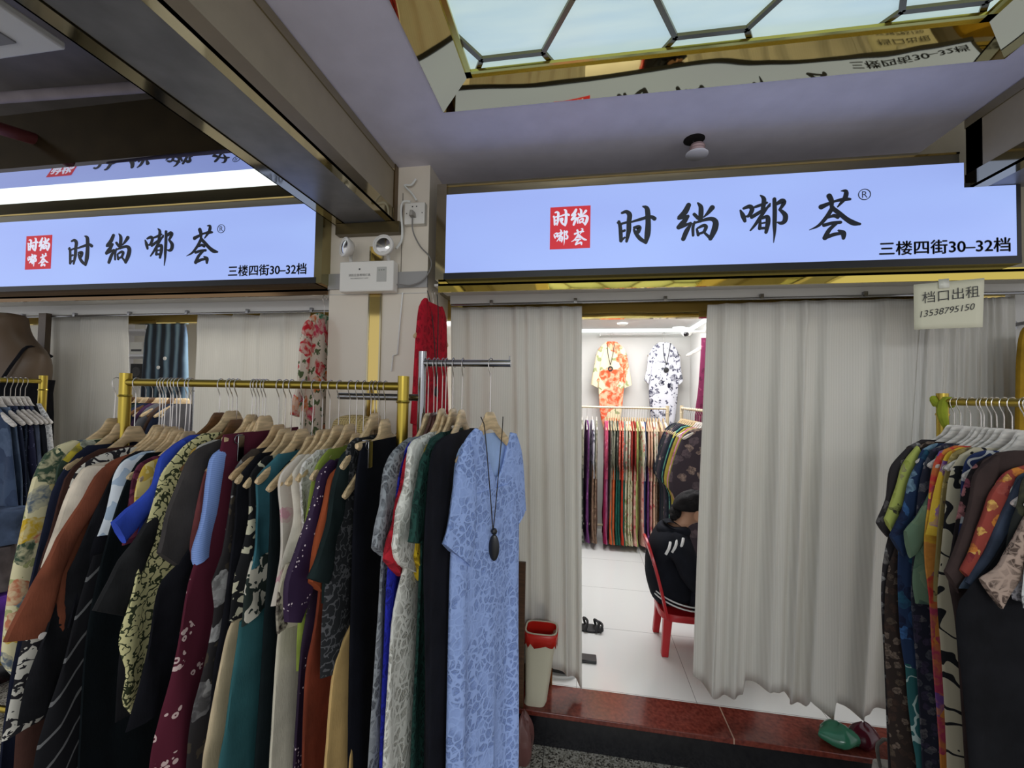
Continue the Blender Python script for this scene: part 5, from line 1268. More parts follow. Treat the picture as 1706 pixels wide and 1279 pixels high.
# rack along the right wall of the shop
xr2 = at(1150, 690, Y=4.05).x; zr2 = at(1160, 682, Y=4.05).z
rack('clothes_rack', 'beige rail of dark printed jackets along the right wall of the shop', (xr2, 4.38), (xr2, 3.2), zr2, BEIGE)
DK1 = F2((44,44,50), [(120,116,112),(70,64,80),(30,30,36)], 18, size=0.5); DK2 = F2((36,40,44), [(90,96,80),(150,140,120),(120,40,60)], 16, size=0.45); DK3 = cloth((30,34,44)); DK4 = F2((60,52,60), [(150,130,120),(96,84,90)], 14, size=0.5)
YL = cloth((150,140,60)); PKF = F2((196,130,160), [(150,80,120),(216,180,196)], 20, size=0.5); GRT = F2((90,150,130), [(206,196,90),(40,90,110)], 16, size=0.5)
JK = [(4.32, DK3, 'navy black'), (4.25, DK1, 'black and grey floral'), (4.18, DK2, 'black jacket print with olive'), (4.11, DK4, 'plum grey floral'), (4.04, DK1, 'charcoal floral'), (3.97, DK3, 'plain dark blue'), (3.90, GRT, 'green and teal floral'),
      (3.83, DK3, 'black'), (3.76, YL, 'mustard green'), (3.69, PKF, 'pink floral'), (3.62, YL, 'olive yellow'), (3.57, DK4, 'grey plum')]
for y, mt, w in JK:
    g = thing('hanging_jacket', f'{w} jacket on the rail by the right wall', 'jacket', (xr2, y, zr2), PI + random.uniform(-0.1, 0.1), 'jackets on the side rail')
    put('jacket_body', 'jacket', mt, g)
    hanger((xr2, y, zr2), PI, f'cream hanger of the {w} jacket on the side rail', WOOD if y > 3.8 else WWOOD, False, 'hangers on the side rail', up=0.01)
# wall rail, display dresses and necklaces
YWL = 4.90
zw = at(1070, 556, Y=YWL).z
tag(MB().tube([(at(1000,556,Y=YWL).x, YWL, zw), (BX, YWL, zw)], 0.012, 10).box(at(1000,556,Y=YWL).x-0.006, at(1000,556,Y=YWL).x+0.006, YWL-0.015, 5.0, zw-0.02, zw+0.02).build('wall_rail', plain((220,220,218), 0.4, name='white_tube'), None, (0.4, YWL, zw)), 'white wall rail high on the back wall of the shop', 'rail')
GREYH = wood_mat((150,140,122))
ORD_ = F2((222,206,172), [(232,92,52),(226,84,48),(214,110,70)], 6, size=0.75, leaf=(150,156,110), keep=0.5)
fo = Frame(at(1019, 556, Y=YWL-0.03), PI)
garment('orange_flower_dress', 'cream dress with big orange flowers hung on the back wall', 'dress', fo,
   [('body', ORD_, [(1011,569),(1003,576),(998,590),(997,640),(999,680),(1003,705),(1008,720)]), ('sleeve', ORD_, [(1004,574),(995,585),(989,612),(984,640)], [(1008,580),(1002,600),(999,620),(996,646)])], th=0.03)
hanger(fo.p0, PI, 'grey wooden hanger carrying the orange flowered dress', GREYH, up=-0.01)
fw = Frame(at(1106, 556, Y=YWL-0.03), PI)
BWD = F2((206,206,214), [(44,44,66),(60,60,80),(30,30,48)], 12, size=0.5, leaf=(90,90,108), keep=0.6)
garment('navy_white_dress', 'white dress with inky navy flowers hung on the back wall', 'dress', fw,
   [('body', BWD, [(1096,571),(1088,578),(1083,595),(1081,640),(1083,680),(1086,700),(1092,716)]), ('sleeve', BWD, [(1089,576),(1080,592),(1077,615),(1073,632)], [(1092,582),(1087,600),(1084,625),(1080,640)])], th=0.03)
hanger(fw.p0, PI, 'grey wooden hanger carrying the navy flowered dress', GREYH, up=-0.01)
for f_, cx, cy, lab in ((fo, 1017, 614, 'ring pendant necklace on the orange flowered dress'), (fw, 1110, 616, 'dark pendant necklace on the navy flowered dress')):
    P_ = lambda x, y, d=0.045: at(x, y, Y=YWL-0.03-d)
    n = thing('pendant_necklace', lab, 'necklace', tuple(f_.p0)); og = Vector(f_.p0)
    MB().tube(crom([P_(cx-5, 572, 0.02), P_(cx-4, 590), P_(cx, 608)], 12), 0.004, 6).build('cord', BLACK, n, og)
    MB().tube(crom([P_(cx+7, 572, 0.02), P_(cx+4, 590), P_(cx, 608)], 12), 0.004, 6).build('cord', BLACK, n, og)
    c_ = P_(cx, cy)
    if 'ring' in lab: MB().tube([c_ + Vector((0.022*math.cos(a), 0, 0.022*math.sin(a))) for a in [2*PI*k/20 for k in range(20)]], 0.007, 8, closed=True).build('pendant', BLACK, n, og)
    else: MB().lathe([(0.0,-0.006),(0.028,0.0),(0.0,0.006)], tuple(c_), (0,1,0), 20).build('pendant', BLACK, n, og)
fm = Frame(at(1178, 549, Y=4.0), PI)
MAR = F2((110,36,70), [(150,70,100),(76,20,46)], 18, size=0.5)
garment('wine_floral_dress', 'wine red floral dress hung high by the right wall of the shop', 'dress', fm, [('body', MAR, [(1174,563),(1169,575),(1166,610),(1163,650),(1159,682),(1157,720)])], th=0.02)
hanger(fm.p0, PI, 'white hanger carrying the wine red floral dress', WWOOD)
# light strips, security camera, smoke detector, downlight
LEDM = glow((244, 252, 250), 0.95, 'led_diffuser')
z0 = 2.502
tag(MB().box(-0.94, BX-0.02, 4.955, 4.998, z0-0.035, z0-0.002).build('light_strip', LEDM, None, (0.2, 4.97, z0)), 'long white light strip where the back wall meets the ceiling', 'light')
tag(MB().box(BX-0.035, BX-0.002, 3.0, 4.95, z0-0.035, z0-0.002).build('light_strip', LEDM, None, (BX, 4.0, z0)), 'white light strip along the top of the shop\'s right wall', 'light')
c_ = at(1131, 545, Z=z0)
tag(MB().lathe([(0.0,-0.012),(0.06,-0.012),(0.066,-0.006),(0.066,0.0)], tuple(c_), (0,0,1), 24).build('downlight', LEDM, None, tuple(c_)), 'round lit downlight in the shop ceiling', 'ceiling light')
c_ = at(1037, 538, Z=z0)
SD = thing('smoke_detector', 'small white smoke detector on the shop ceiling', 'smoke detector', tuple(c_)); og = c_
MB().lathe([(0.055,0.0),(0.055,-0.012),(0.03,-0.03),(0.0,-0.032)], tuple(c_), (0,0,1), 24).build('housing', WHITEP, SD, og)
MB().lathe([(0.036,-0.0265),(0.034,-0.024),(0.04,-0.02),(0.042,-0.0225)], tuple(c_), (0,0,1), 24).build('vent_ring', plain((110,110,112), 0.5, name='dark_vent'), SD, og)
c_ = at(1144, 553, Y=4.3)
SCM = thing('security_camera', 'white security camera on the shop\'s right wall', 'camera', tuple(c_)); og = c_
MB().tube([c_+Vector((0.01,0,0)), (BX, c_.y+0.05, c_.z+0.01)], 0.014, 10).build('arm', WHITEP, SCM, og)
MB().lathe([(0.0,-0.045),(0.03,-0.04),(0.05,-0.015),(0.052,0.01),(0.04,0.035),(0.0,0.045)], tuple(c_), (0,0,1), 24).build('housing', WHITEP, SCM, og)
MB().lathe([(0.0,-0.026),(0.018,-0.02),(0.026,0),(0.018,0.02),(0.0,0.026)], tuple(c_+Vector((-0.014,-0.034,-0.024))), (0.3,-0.9,-0.3), 18).build('lens', plain((14,14,16), 0.1, name='camera_lens'), SCM, og)

# ------------------------------------------------------------------ red plastic chair
FZ = 0.17
RED = plain((176, 26, 34), 0.3, name='red_plastic')
CHX, CHY = 0.66, 2.77
CH = thing('plastic_chair', 'low red plastic chair just inside the doorway with a person on it', 'chair', (CHX, CHY, FZ)); og = Vector((CHX, CHY, FZ))
SZ = 0.42
m = MB(); R = []
for dz, k in ((-0.035, 0.97), (-0.03, 1.0), (0.0, 1.0), (0.006, 0.97)):
    R.append([(CHX + 0.17*k*sgn(math.cos(a))*abs(math.cos(a))**0.45, CHY + 0.165*k*sgn(math.sin(a))*abs(math.sin(a))**0.45, SZ+dz) for a in [2*PI*j/32 for j in range(32)]])
m.rings(R); m.build('seat', RED, CH, og)
def leg(m, top, bot, w=0.022):
    top, bot = Vector(top), Vector(bot); R = []
    for s, k in ((0, 1.15), (0.5, 1.0), (1, 0.9)):
        p = top.lerp(bot, s)
        R.append([p + Vector((sx*w*k, sy*w*k, 0)) for sx, sy in ((-1,-1),(1,-1),(1,1),(-1,1))])
    return m.rings(R)
for tx, ty, bx_, by_ in ((0.535, 2.645, 0.518, 2.640), (0.535, 2.895, 0.512, 2.90), (0.80, 2.645, 0.83, 2.632), (0.80, 2.895, 0.83, 2.905)):
    m = MB(); leg(m, (tx, ty, SZ-0.02), (bx_, by_, FZ)); m.build('leg', RED, CH, og, bevel=0.006)
# back: an arched band with a top rail and slats
def bp(u, z):   # back surface: leans to -x with height
    s = (z-SZ)/0.40
    return Vector((0.525 - 0.085*s - 0.02*s*s, CHY + u, z))
arch = [bp(-0.135, SZ-0.02), bp(-0.14, SZ+0.12), bp(-0.135, SZ+0.25), bp(-0.11, SZ+0.335), bp(-0.05, SZ+0.38), bp(0.05, SZ+0.38), bp(0.11, SZ+0.335), bp(0.135, SZ+0.25), bp(0.14, SZ+0.12), bp(0.135, SZ-0.02)]
bk = MB(); pts = crom(arch, 40); R = []
for i, p in enumerate(pts):
    t_ = (pts[min(i+1, 39)] - pts[max(i-1, 0)]).normalized(); nb_ = Vector((1,0,0.2)).normalized(); sd = t_.cross(nb_).normalized()
    R.append([p + sd*a*0.026 + nb_*b*0.008 for a, b in ((-1,-1),(1,-1),(1,1),(-1,1))])
bk.rings(R)
for u in (-0.05, 0.05):
    q_ = [bp(u, SZ+0.02), bp(u, SZ+0.2), bp(u*1.0, SZ+0.37)]
    R = [[p + Vector((b*0.006, a*0.016, 0)) for a, b in ((-1,-1),(1,-1),(1,1),(-1,1))] for p in crom(q_, 8)]
    bk.rings(R)
R = [[bp(u, SZ+0.28) + Vector((b*0.006, 0, a*0.016)) for a, b in ((-1,-1),(1,-1),(1,1),(-1,1))] for u in (-0.13, -0.06, 0, 0.06, 0.13)]
bk.rings(R)
bk.build('backrest', RED, CH, og, bevel=0.003)

# ------------------------------------------------------------------ seated person
def skinned(name, verts, edges, mat, parent, origin, sub=2, root=0):
    """one continuous surface grown round a jointed skeleton: verts are (x, y, z, rx, ry)"""
    me = bpy.data.meshes.new(name); o3 = Vector(origin)
    me.from_pydata([tuple(Vector(v[:3]) - o3) for v in verts], edges, [])
    o = bpy.data.objects.new(name, me); COL.objects.link(o); o.parent = parent
    me.materials.append(mat)
    md = o.modifiers.new('skin', 'SKIN'); md.use_smooth_shade = True
    for i, v in enumerate(verts):
        sv = me.skin_vertices[0].data[i]; sv.radius = (v[3], v[4] if len(v) > 4 else v[3]); sv.use_root = (i == root)
    s = o.modifiers.new('smooth', 'SUBSURF'); s.levels = sub; s.render_levels = sub
    return o
PY = 2.77
PER = thing('person', 'person with dark tied hair in a black hoodie with white stripes, sitting bent forward', 'person', (0.62, PY, FZ)); og = Vector((0.62, PY, FZ))
SKN = plain((196, 150, 122), 0.5, name='skin')
V = [(0.63,PY,0.51,0.07,0.09), (0.58,PY,0.62,0.075,0.10), (0.56,PY,0.73,0.07,0.10), (0.58,PY,0.825,0.055,0.095), (0.625,PY,0.905,0.045,0.045), (0.665,PY,0.955,0.043,0.043), (0.70,PY,1.015,0.078,0.070), (0.715,PY,1.065,0.076,0.068)]
E_ = [(i, i+1) for i in range(7)]
def av(par, *vs):
    for v in vs:
        V.append(v); E_.append((par, len(V)-1)); par = len(V)-1
    return par
ch_ = av(6, (0.755,PY,0.965,0.040,0.038), (0.775,PY,0.948,0.022,0.022))          # jaw and chin
av(7, (0.785,PY,1.035,0.022,0.034), (0.803,PY,1.005,0.010,0.011))                   # brow and nose
for s in (-1, 1):
    w_ = av(3, (0.60,PY+s*0.15,0.835,0.055), (0.66,PY+s*0.19,0.66,0.042), (0.80,PY+s*0.13,0.575,0.033), (0.88,PY+s*0.075,0.565,0.024), (0.935,PY+s*0.055,0.56,0.030,0.018))
    for dx, dy, l in ((0.03, 0.022, 0.06), (0.035, 0.008, 0.07), (0.035, -0.006, 0.066), (0.03, -0.02, 0.052)):   # four fingers
        av(w_, (0.935+dx, PY+s*(0.055+dy), 0.562, 0.0095), (0.935+dx+l*0.5, PY+s*(0.055+dy*1.1), 0.552, 0.0085), (0.935+dx+l*0.8, PY+s*(0.055+dy*1.1), 0.535, 0.0075))
    av(w_-1, (0.905, PY+s*0.028, 0.572, 0.011), (0.935, PY+s*0.008, 0.562, 0.0095), (0.955, PY+s*0.004, 0.552, 0.008))  # thumb
    av(0, (0.68,PY+s*0.075,0.51,0.06), (0.98,PY+s*0.10,0.535,0.058), (0.97,PY+s*0.10,0.27,0.040), (0.97,PY+s*0.10,0.225,0.036), (1.08,PY+s*0.11,0.20,0.028))
body = skinned('body', V, E_, SKN, PER, og)
for s in (-1, 1):
    m = MB(); c_ = Vector((0.712, PY+s*0.084, 0.992))
    m.tube([c_ + Vector((0.017*math.cos(a), s*0.004*math.sin(a), 0.028*math.sin(a))) for a in [2*PI*k/14 for k in range(14)]], 0.0065, 8, closed=True)
    m.add([c_ + Vector((0.014*math.cos(a), 0, 0.024*math.sin(a))) for a in [2*PI*k/14 for k in range(14)]], [tuple(range(14))])
    m.build('ear', SKN, PER, og)
    MB().lathe([(0,-0.011),(0.008,-0.008),(0.011,0),(0.008,0.008),(0,0.011)], (0.778, PY+s*0.03, 1.022), (1,0,0), 12).build('eye', plain((40,30,28), 0.2, name='eye'), PER, og)
MB().tube(crom([(0.797,PY-0.018,0.972),(0.803,PY,0.970),(0.797,PY+0.018,0.972)], 8), 0.005, 6).build('mouth', plain((150,80,76), 0.5, name='lips'), PER, og)
t = NT('black_hair'); nz = t.n('ShaderNodeTexNoise', Vector=t.coord((1,1,8), rnd=False), Scale=60.0, Detail=3.0); t.bump(nz.outputs[0], 0.6, 0.004); HAIR = t.out(S((24,22,24)), 0.75, 0, 0.2)
# hair: a cap over the skull with a rough bun at the nape
m = MB(); R = []
hc_ = Vector((0.700, PY, 1.035)); ax = Vector((0.30, 0, 0.95)).normalized(); fx = Vector((0.95, 0, -0.30)).normalized()
for k in range(11):
    th_ = PI*0.62*k/10
    R.append([hc_ + ax*0.100*math.cos(th_) + (fx*math.cos(a)*0.098 + Vector((0,1,0))*math.sin(a)*0.088)*math.sin(th_)*(1+0.03*math.sin(7*a+k)) - fx*0.012*math.sin(th_) - ax*(0.028*max(0,-math.cos(a)) )*(k/10) + ax*0.050*max(0, math.cos(a))*(k/10) for a in [2*PI*j/26 for j in range(26)]])
R = [[p + Vector((random.uniform(-1,1), random.uniform(-1,1), random.uniform(-1,1)))*0.006 for p in r_] for r_ in R]
m.rings(R); hair = m.build('hair', HAIR, PER, og, subsurf=1)
m = MB()
for (x, y, z, r_) in ((0.602,PY,0.985,0.040),(0.588,PY-0.02,0.965,0.026),(0.60,PY+0.022,1.01,0.024)):
    m.rings([[ (x + r_*math.sin(p_)*math.cos(a)*(1+0.12*math.sin(5*a)), y + r_*math.sin(p_)*math.sin(a), z + r_*math.cos(p_)) for a in [2*PI*j/14 for j in range(14)]] for p_ in [PI*(k+0.3)/8.6 for k in range(9)]])
m.build('bun', HAIR, hair, (0,0,0) if False else og, subsurf=1)
# hoodie, trousers, shoes
HOOD = cloth((27,29,36), 0.15, 'black_hoodie')
HV = [(0.635,PY,0.43,0.150,0.175), (0.60,PY,0.55,0.142,0.175), (0.56,PY,0.68,0.125,0.175), (0.555,PY,0.79,0.112,0.17), (0.595,PY,0.87,0.095,0.12), (0.63,PY,0.915,0.07,0.075)]
HE = [(0,1),(1,2),(2,3),(3,4),(4,5)]
for s in (-1, 1):
    b_ = len(HV); HV += [(0.60,PY+s*0.16,0.82,0.076), (0.655,PY+s*0.205,0.67,0.068), (0.72,PY+s*0.185,0.60,0.06), (0.82,PY+s*0.125,0.575,0.048), (0.865,PY+s*0.09,0.566,0.038)]
    HE += [(3,b_),(b_,b_+1),(b_+1,b_+2),(b_+2,b_+3),(b_+3,b_+4)]
hd = skinned('hoodie', HV, HE, HOOD, PER, og)
m = MB(); R = []        # the hood lying on the back
for k in range(13):
    a0 = -2.0 + 4.0*k/12; th_ = 0.046*(0.55+0.45*math.cos(a0*0.6))
    c_ = Vector((0.625 - 0.095*math.cos(a0), PY + 0.10*math.sin(a0), 0.895 - 0.02*math.cos(a0)))
    rd_ = Vector((-math.cos(a0), math.sin(a0), 0))
    R.append([c_ + rd_*th_*math.cos(b) + Vector((0,0,1))*th_*0.9*math.sin(b)*(1+0.15*math.sin(3*b)) for b in [2*PI*j/14 for j in range(14)]])
m.rings(R); m.build('hood', HOOD, hd, og, subsurf=1)
WST = plain((220,220,220), 0.7, name='white_stripe')
for dz in (0.0, 0.022):     # two white bands at the hem
    m = MB(); R = []
    for hh in (-0.004, 0.004):
        R.append([(0.618 + (0.158)*math.cos(a), PY + 0.183*math.sin(a), 0.475+dz+hh + 0.03*math.cos(a)*-1) for a in [2*PI*j/32 for j in range(32)]])
    m.rings(R, cap=False); m.build('hem_stripe', WST, hd, og, solid=0.004)
for k in range(3):           # three white bars on the near shoulder blade
    p_ = Vector((0.515+0.036*k, PY-0.205+0.0*k, 0.80+0.014*k))
    m = MB(); m.tube(crom([p_ + Vector((0.022, 0.03, 0.055)), p_ + Vector((0.010, 0.004, 0.03)), p_ + Vector((-0.006, 0.012, -0.01))], 8), 0.008, 8); m.build('shoulder_stripe', WST, hd, og)
TV = [(0.64,PY,0.535,0.085,0.12)]; TE = []
for s in (-1, 1):
    b_ = len(TV); TV += [(0.72,PY+s*0.085,0.52,0.085), (0.975,PY+s*0.10,0.535,0.070), (0.97,PY+s*0.10,0.33,0.054), (0.97,PY+s*0.10,0.245,0.050)]
    TE += [(0,b_),(b_,b_+1),(b_+1,b_+2),(b_+2,b_+3)]
skinned('trousers', TV, TE, cloth((40,42,52)), PER, og)
for s in (-1, 1):
    m = MB(); R = []
    for x, w_, h_ in ((0.90,0.02,0.03),(0.93,0.036,0.07),(1.0,0.042,0.062),(1.08,0.044,0.045),(1.14,0.034,0.03),(1.165,0.012,0.016)):
        R.append([(x, PY+s*0.105 + w_*math.cos(a), FZ + max(0.0, h_/2 + h_/2*math.sin(a)*1.0)) for a in [2*PI*j/16 for j in range(16)]])
    m.rings(R); m.build('shoe', plain((210,208,204), 0.5, name='white_shoe'), PER, og, subsurf=1)

# ------------------------------------------------------------------ things on the shop floor and on the step
c_ = at(985, 1048, Z=FZ)
SL = thing('strap_sandal', 'black strappy sandal lying on the white floor by the left curtain', 'sandal', tuple(c_)); og = c_
m = MB(); m.rings([[(c_.x-0.02+0.10*math.cos(a), c_.y+0.045*math.sin(a)*(1+0.15*math.cos(a)), FZ+h_) for a in [2*PI*j/24 for j in range(24)]] for h_ in (0.0005, 0.012)]); m.build('sole', plain((20,20,22), 0.6, name='black_rubber'), SL, og)
for dx, hh in ((0.03, 0.055), (0.055, 0.045), (-0.04, 0.06)):
    MB().tube(crom([(c_.x+dx, c_.y-0.05, FZ+0.008), (c_.x+dx+0.015, c_.y-0.02, FZ+hh), (c_.x+dx-0.01, c_.y+0.02, FZ+hh), (c_.x+dx, c_.y+0.05, FZ+0.008)], 14), 0.008, 8).build('strap', BLACK, SL, og)
a, b = at(968, 1092, Z=FZ), at(994, 1107, Z=FZ)
tag(MB().box(a.x, b.x, b.y, a.y, FZ, FZ+0.018).build('black_wallet', plain((24,24,26), 0.35, name='black_leather'), None, (a.x, b.y, FZ), bevel=0.004), 'flat black wallet on the white floor beside the left curtain hem', 'wallet')
a = at(925, 1108, Z=FZ)
SH = thing('black_shoe', 'black shoe with white edging under the left curtain', 'shoe', (a.x, 2.36, FZ)); og = Vector((a.x, 2.36, FZ))
m = MB(); R = []
for x, w_, h_ in ((-0.09,0.02,0.05),(-0.06,0.036,0.075),(0.0,0.04,0.065),(0.06,0.042,0.045),(0.10,0.03,0.03),(0.115,0.01,0.015)):
    R.append([(a.x+x, 2.36+w_*math.cos(q_), FZ+0.012+max(0, h_/2+h_/2*math.sin(q_))) for q_ in [2*PI*j/16 for j in range(16)]])
m.rings(R); m.build('upper', BLACK, SH, og)
m = MB(); m.rings([[(a.x+0.01+0.108*math.cos(q_), 2.36+0.044*math.sin(q_), FZ+h_) for q_ in [2*PI*j/24 for j in range(24)]] for h_ in (0.0005, 0.014)]); m.build('sole', plain((200,200,196), 0.5, name='white_rubber'), SH, og)
# waste bin with a red liner, standing on the step
bx_, by_ = at(893, 1150, Y=2.13).x, 2.135
BN = thing('waste_bin', 'cream waste bin with a red liner on the step beside the light blue dress', 'bin', (bx_, by_, 0.1705)); og = Vector((bx_, by_, 0.1705))
def sq(cx, cy, hx, hy, z, tilt=0.0, n=28): return [(cx+hx*sgn(math.cos(a))*abs(math.cos(a))**0.5, cy+hy*sgn(math.sin(a))*abs(math.sin(a))**0.5, z + tilt*hx*math.cos(a)) for a in [2*PI*(j+0.5)/n for j in range(n)]]
zt_ = at(900, 1060, Y=2.06).z
m = MB().rings([sq(bx_-0.005, by_, 0.052, 0.048, 0.171), sq(bx_+0.002, by_, 0.054, 0.049, 0.19), sq(bx_+0.022, by_-0.005, 0.078, 0.062, zt_-0.01), sq(bx_+0.023, by_-0.005, 0.081, 0.065, zt_+0.006), sq(bx_+0.023, by_-0.005, 0.074, 0.058, zt_+0.006), sq(bx_+0.0, by_, 0.05, 0.045, 0.20)])
m.build('bin_body', plain((206,200,176), 0.4, name='cream_plastic'), BN, og)
RBAG = plain((196,40,30), 0.25, name='red_film')
m = MB().rings([[(x, y, z+0.012*math.sin(9*k)) for k, (x, y, z) in enumerate(sq(bx_+0.022, by_-0.005, 0.083, 0.067, zt_-0.055))], sq(bx_+0.023, by_-0.005, 0.0835, 0.0675, zt_-0.01), sq(bx_+0.023, by_-0.005, 0.0825, 0.0665, zt_+0.0035)], cap=False)
ln = m.build('liner', RBAG, BN, og, solid=0.0008)
m = MB().rings([sq(bx_+0.023, by_-0.005, 0.073, 0.057, zt_+0.004), sq(bx_+0.02, by_-0.004, 0.068, 0.054, zt_-0.08), sq(bx_+0.012, by_, 0.055, 0.048, zt_-0.16)][::-1], cap=False)
m.add(sq(bx_+0.012, by_, 0.055, 0.048, zt_-0.16), [tuple(range(28))]); m.build('liner_inside', RBAG, BN, og)
m = MB().rings([[(bx_+0.03+r_*math.cos(a), by_-0.02+r_*math.sin(a), z_) for a in [2*PI*j/12 for j in range(12)]] for r_, z_ in ((0.004, zt_-0.155), (0.02, zt_-0.13), (0.014, zt_-0.11), (0.003, zt_-0.10))])
tag(m.build('crumpled_wrapper', plain((140,160,190), 0.2, 0.4, name='blue_film'), None, (bx_+0.03, by_-0.02, zt_-0.15)), 'crumpled blue wrapper inside the red lined bin', 'wrapper')
a = at(876, 930, Y=2.12)
tag(MB().box(a.x-0.05, a.x+0.006, 2.065, 2.082, 0.171, a.z).build('wooden_board', wood_mat((84,58,38)), None, (a.x, 2.1, 0.171), bevel=0.002), 'narrow dark wooden board standing behind the light blue dress', 'board')
# plastic bags
def lump(nm, lab, c, rx, ry, h, mat, seed):
    rd = random.Random(seed); ph = [rd.uniform(0, 6.28) for _ in range(4)]; R = []
    for k in range(12):
        s = k/11; pr = math.sin(PI*min(1, 0.12+0.88*s))**0.6 if s < 0.999 else 0.1
        R.append([(c[0] + rx*pr*math.cos(a)*(1+0.14*math.sin(3*a+ph[0]+3*s)+0.07*math.sin(7*a+ph[1])), c[1] + ry*pr*math.sin(a)*(1+0.12*math.sin(4*a+ph[2]-2*s)), c[2] + h*s*(1+0.08*math.sin(2*a+ph[3]))) for a in [2*PI*j/26 for j in range(26)]])
    m = MB().rings(R); return tag(m.build(nm, mat, None, c), lab, 'plastic bag')
g_ = at(1388, 1200, Z=0.172)
def film(c, name, al=0.85):
    t = NT(name); t.out(S(c), 0.18); t.b.inputs['Transmission Weight'].default_value = 0.25; return t.m
lump('plastic_bag', 'green plastic bag on the step under the wide curtain', (at(1392, 1192, Y=2.15).x, 2.125, 0.171), 0.085, 0.06, 0.085, film((60,130,100), 'green_film'), 3)
lump('plastic_bag', 'dark maroon plastic bag at the right end of the step', (at(1438, 1205, Y=2.13).x, 2.13, 0.171), 0.06, 0.05, 0.10, film((90,24,40), 'maroon_film'), 4)
g_ = at(878, 1245, Z=0.0)
lump('plastic_bag', 'brown plastic bag on the floor behind the light blue dress', (at(872, 1235, Y=1.98).x, 1.97, 0.0), 0.05, 0.05, 0.22, film((120,80,76), 'brown_film'), 5)

# ================================================================== inside the left-hand shop
YN = 2.75
fj = Frame(at(278, 536, Y=YN), PI)
DNM = NT('washed_denim'); w_ = DNM.n('ShaderNodeTexWave', {'bands_direction': 'X'}, Vector=DNM.coord(rnd=False), Scale=4.0, Distortion=2.0, Detail=2.0)
DNM = DNM.out(DNM.ramp(w_.outputs[1], [(0.2, S((26,34,46))), (0.6, S((60,80,100))), (1.0, S((110,136,154)))]), 0.85)
jn = garment('denim_skirt', 'dark denim skirt hung in the left shop between the white curtains', 'skirt', fj, [('body', DNM, [(248,538),(243,560),(240,590),(237,630),(235,670)])], th=0.03)
for k, (x, y) in enumerate(((275,597),(264,612))):
    q_ = at(x, y, Y=YN-0.045); q_ -= fj.p0
    m = MB().lathe([(0.014,0),(0.014,0.004),(0.0,0.006)], (q_.dot(fj.eu), q_.dot(fj.et), q_.z), (0,1,0), 14); m.build('white_badge', plain((225,225,225), 0.5, name='white_badge'), jn)
hanger(fj.p0, PI, 'white clip hanger carrying the denim skirt in the left shop', WWOOD, True, up=0.05)
rxa = at(226, 650, Y=2.62)
rack('clothes_rack', 'dark low rail of hangers seen behind the gold rack in the left shop', (at(212, 640, Y=2.62).x, 2.62), (at(325, 640, Y=2.62).x, 2.62), at(270, 640, Y=2.62).z, STEEL)
for i in range(9):
    x = at(222 + 11*i, 640, Y=2.62).x; z = at(270, 640, Y=2.62).z
    cw = ['charcoal', 'black', 'dark green', 'navy', 'plum', 'grey', 'dark brown', 'ink blue', 'smoky'][i]; cc = [(52,52,56),(26,26,28),(34,48,44),(36,42,62),(62,40,66),(92,92,96),(66,50,42),(34,40,58),(74,72,74)][i]
    g = thing('hanging_blouse', f'{cw} top on the low rail in the left shop', 'top', (x, 2.62, z), -PI/2 + random.uniform(-0.1, 0.1), 'tops on the low rail'); put('blouse', 'top', cloth(cc), g)
    hanger((x, 2.62, z), -PI/2, f'pale hanger carrying the {cw} top in the left shop', WOOD if i % 3 else DWOOD, False, 'hangers on the low rail', up=0.01)
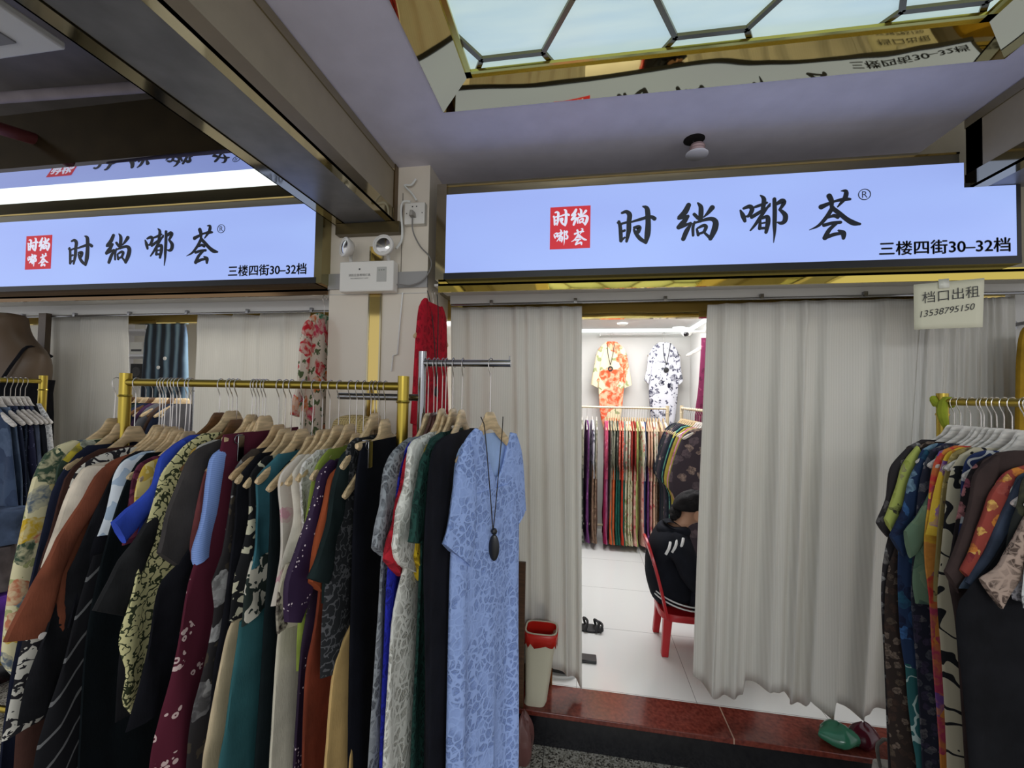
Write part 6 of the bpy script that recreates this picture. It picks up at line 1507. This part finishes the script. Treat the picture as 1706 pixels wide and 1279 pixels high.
# shelf with a white printer and a black speaker
a, b = at(214, 600, Y=3.3), at(236, 628, Y=3.3)
SHF = thing('wall_shelf', 'white shelf unit in the left shop seen between the curtains', 'shelf', (b.x-0.25, 3.3, 0.17)); og = Vector((b.x-0.25, 3.3, 0.17))
WSH = plain((222,222,228), 0.5, name='white_shelf')
for z_ in (b.z-0.02, at(214, 590, Y=3.3).z + 0.0, at(214, 548, Y=3.3).z):
    MB().box(b.x-0.5, b.x+0.04, 3.3, 3.6, z_-0.02, z_).build('shelf_board', WSH, SHF, og)
for x_ in (b.x-0.5, b.x+0.02): MB().box(x_, x_+0.02, 3.3, 3.6, 0.17, at(214, 530, Y=3.3).z).build('side_panel', WSH, SHF, og)
SPK = thing('loudspeaker', 'small black loudspeaker on the white shelf in the left shop', 'speaker', ((a.x+b.x)/2, 3.4, b.z-0.02)); og = Vector(((a.x+b.x)/2, 3.4, b.z-0.02))
MB().box(a.x, b.x-0.02, 3.32, 3.5, b.z-0.02, a.z-0.03).build('cabinet', BLACK, SPK, og, bevel=0.004)
MB().lathe([(0.05,0),(0.045,0.004),(0.012,0.001),(0,0.004)], ((a.x+b.x)/2-0.01, 3.32, (a.z+b.z)/2-0.03), (0,-1,0), 20).build('cone', plain((50,50,52), 0.4, name='speaker_cone'), SPK, og)
zs = at(214, 590, Y=3.3).z
PRT = thing('printer', 'white printer on the shelf above the black loudspeaker', 'printer', ((a.x+b.x)/2, 3.42, zs)); og = Vector(((a.x+b.x)/2, 3.42, zs))
MB().box(a.x-0.02, b.x-0.02, 3.32, 3.55, zs, zs+0.12).build('printer_body', WHITEP, PRT, og, bevel=0.006)
MB().box(a.x, b.x-0.04, 3.318, 3.33, zs+0.03, zs+0.05).build('paper_slot', plain((80,80,84), 0.5, name='slot'), PRT, og)

# mustard coat at the right-hand end
fc = Frame(at(1815, 520, Y=2.03), PI)
garment('mustard_coat', 'mustard coat hanging at the right edge beyond the gathered curtain', 'coat', fc, [('body', cloth((150,118,36)), [(1706,545),(1699,560),(1695,600),(1694,660),(1692,760),(1690,900)])], th=0.03)
hanger(fc.p0, PI, 'pale hanger carrying the mustard coat at the right edge', WWOOD)
MB_end = MB().tube([(fc.p0.x, fc.p0.y-0.02, fc.p0.z), (fc.p0.x, 2.34, fc.p0.z)], 0.009, 10).lathe([(0.025,0),(0.025,0.006),(0.0,0.008)], (fc.p0.x, 2.34, fc.p0.z), (0,-1,0), 18)
tag(MB_end.build('wall_peg', STEEL, None, tuple(fc.p0)), 'steel wall peg holding the mustard coat', 'peg')
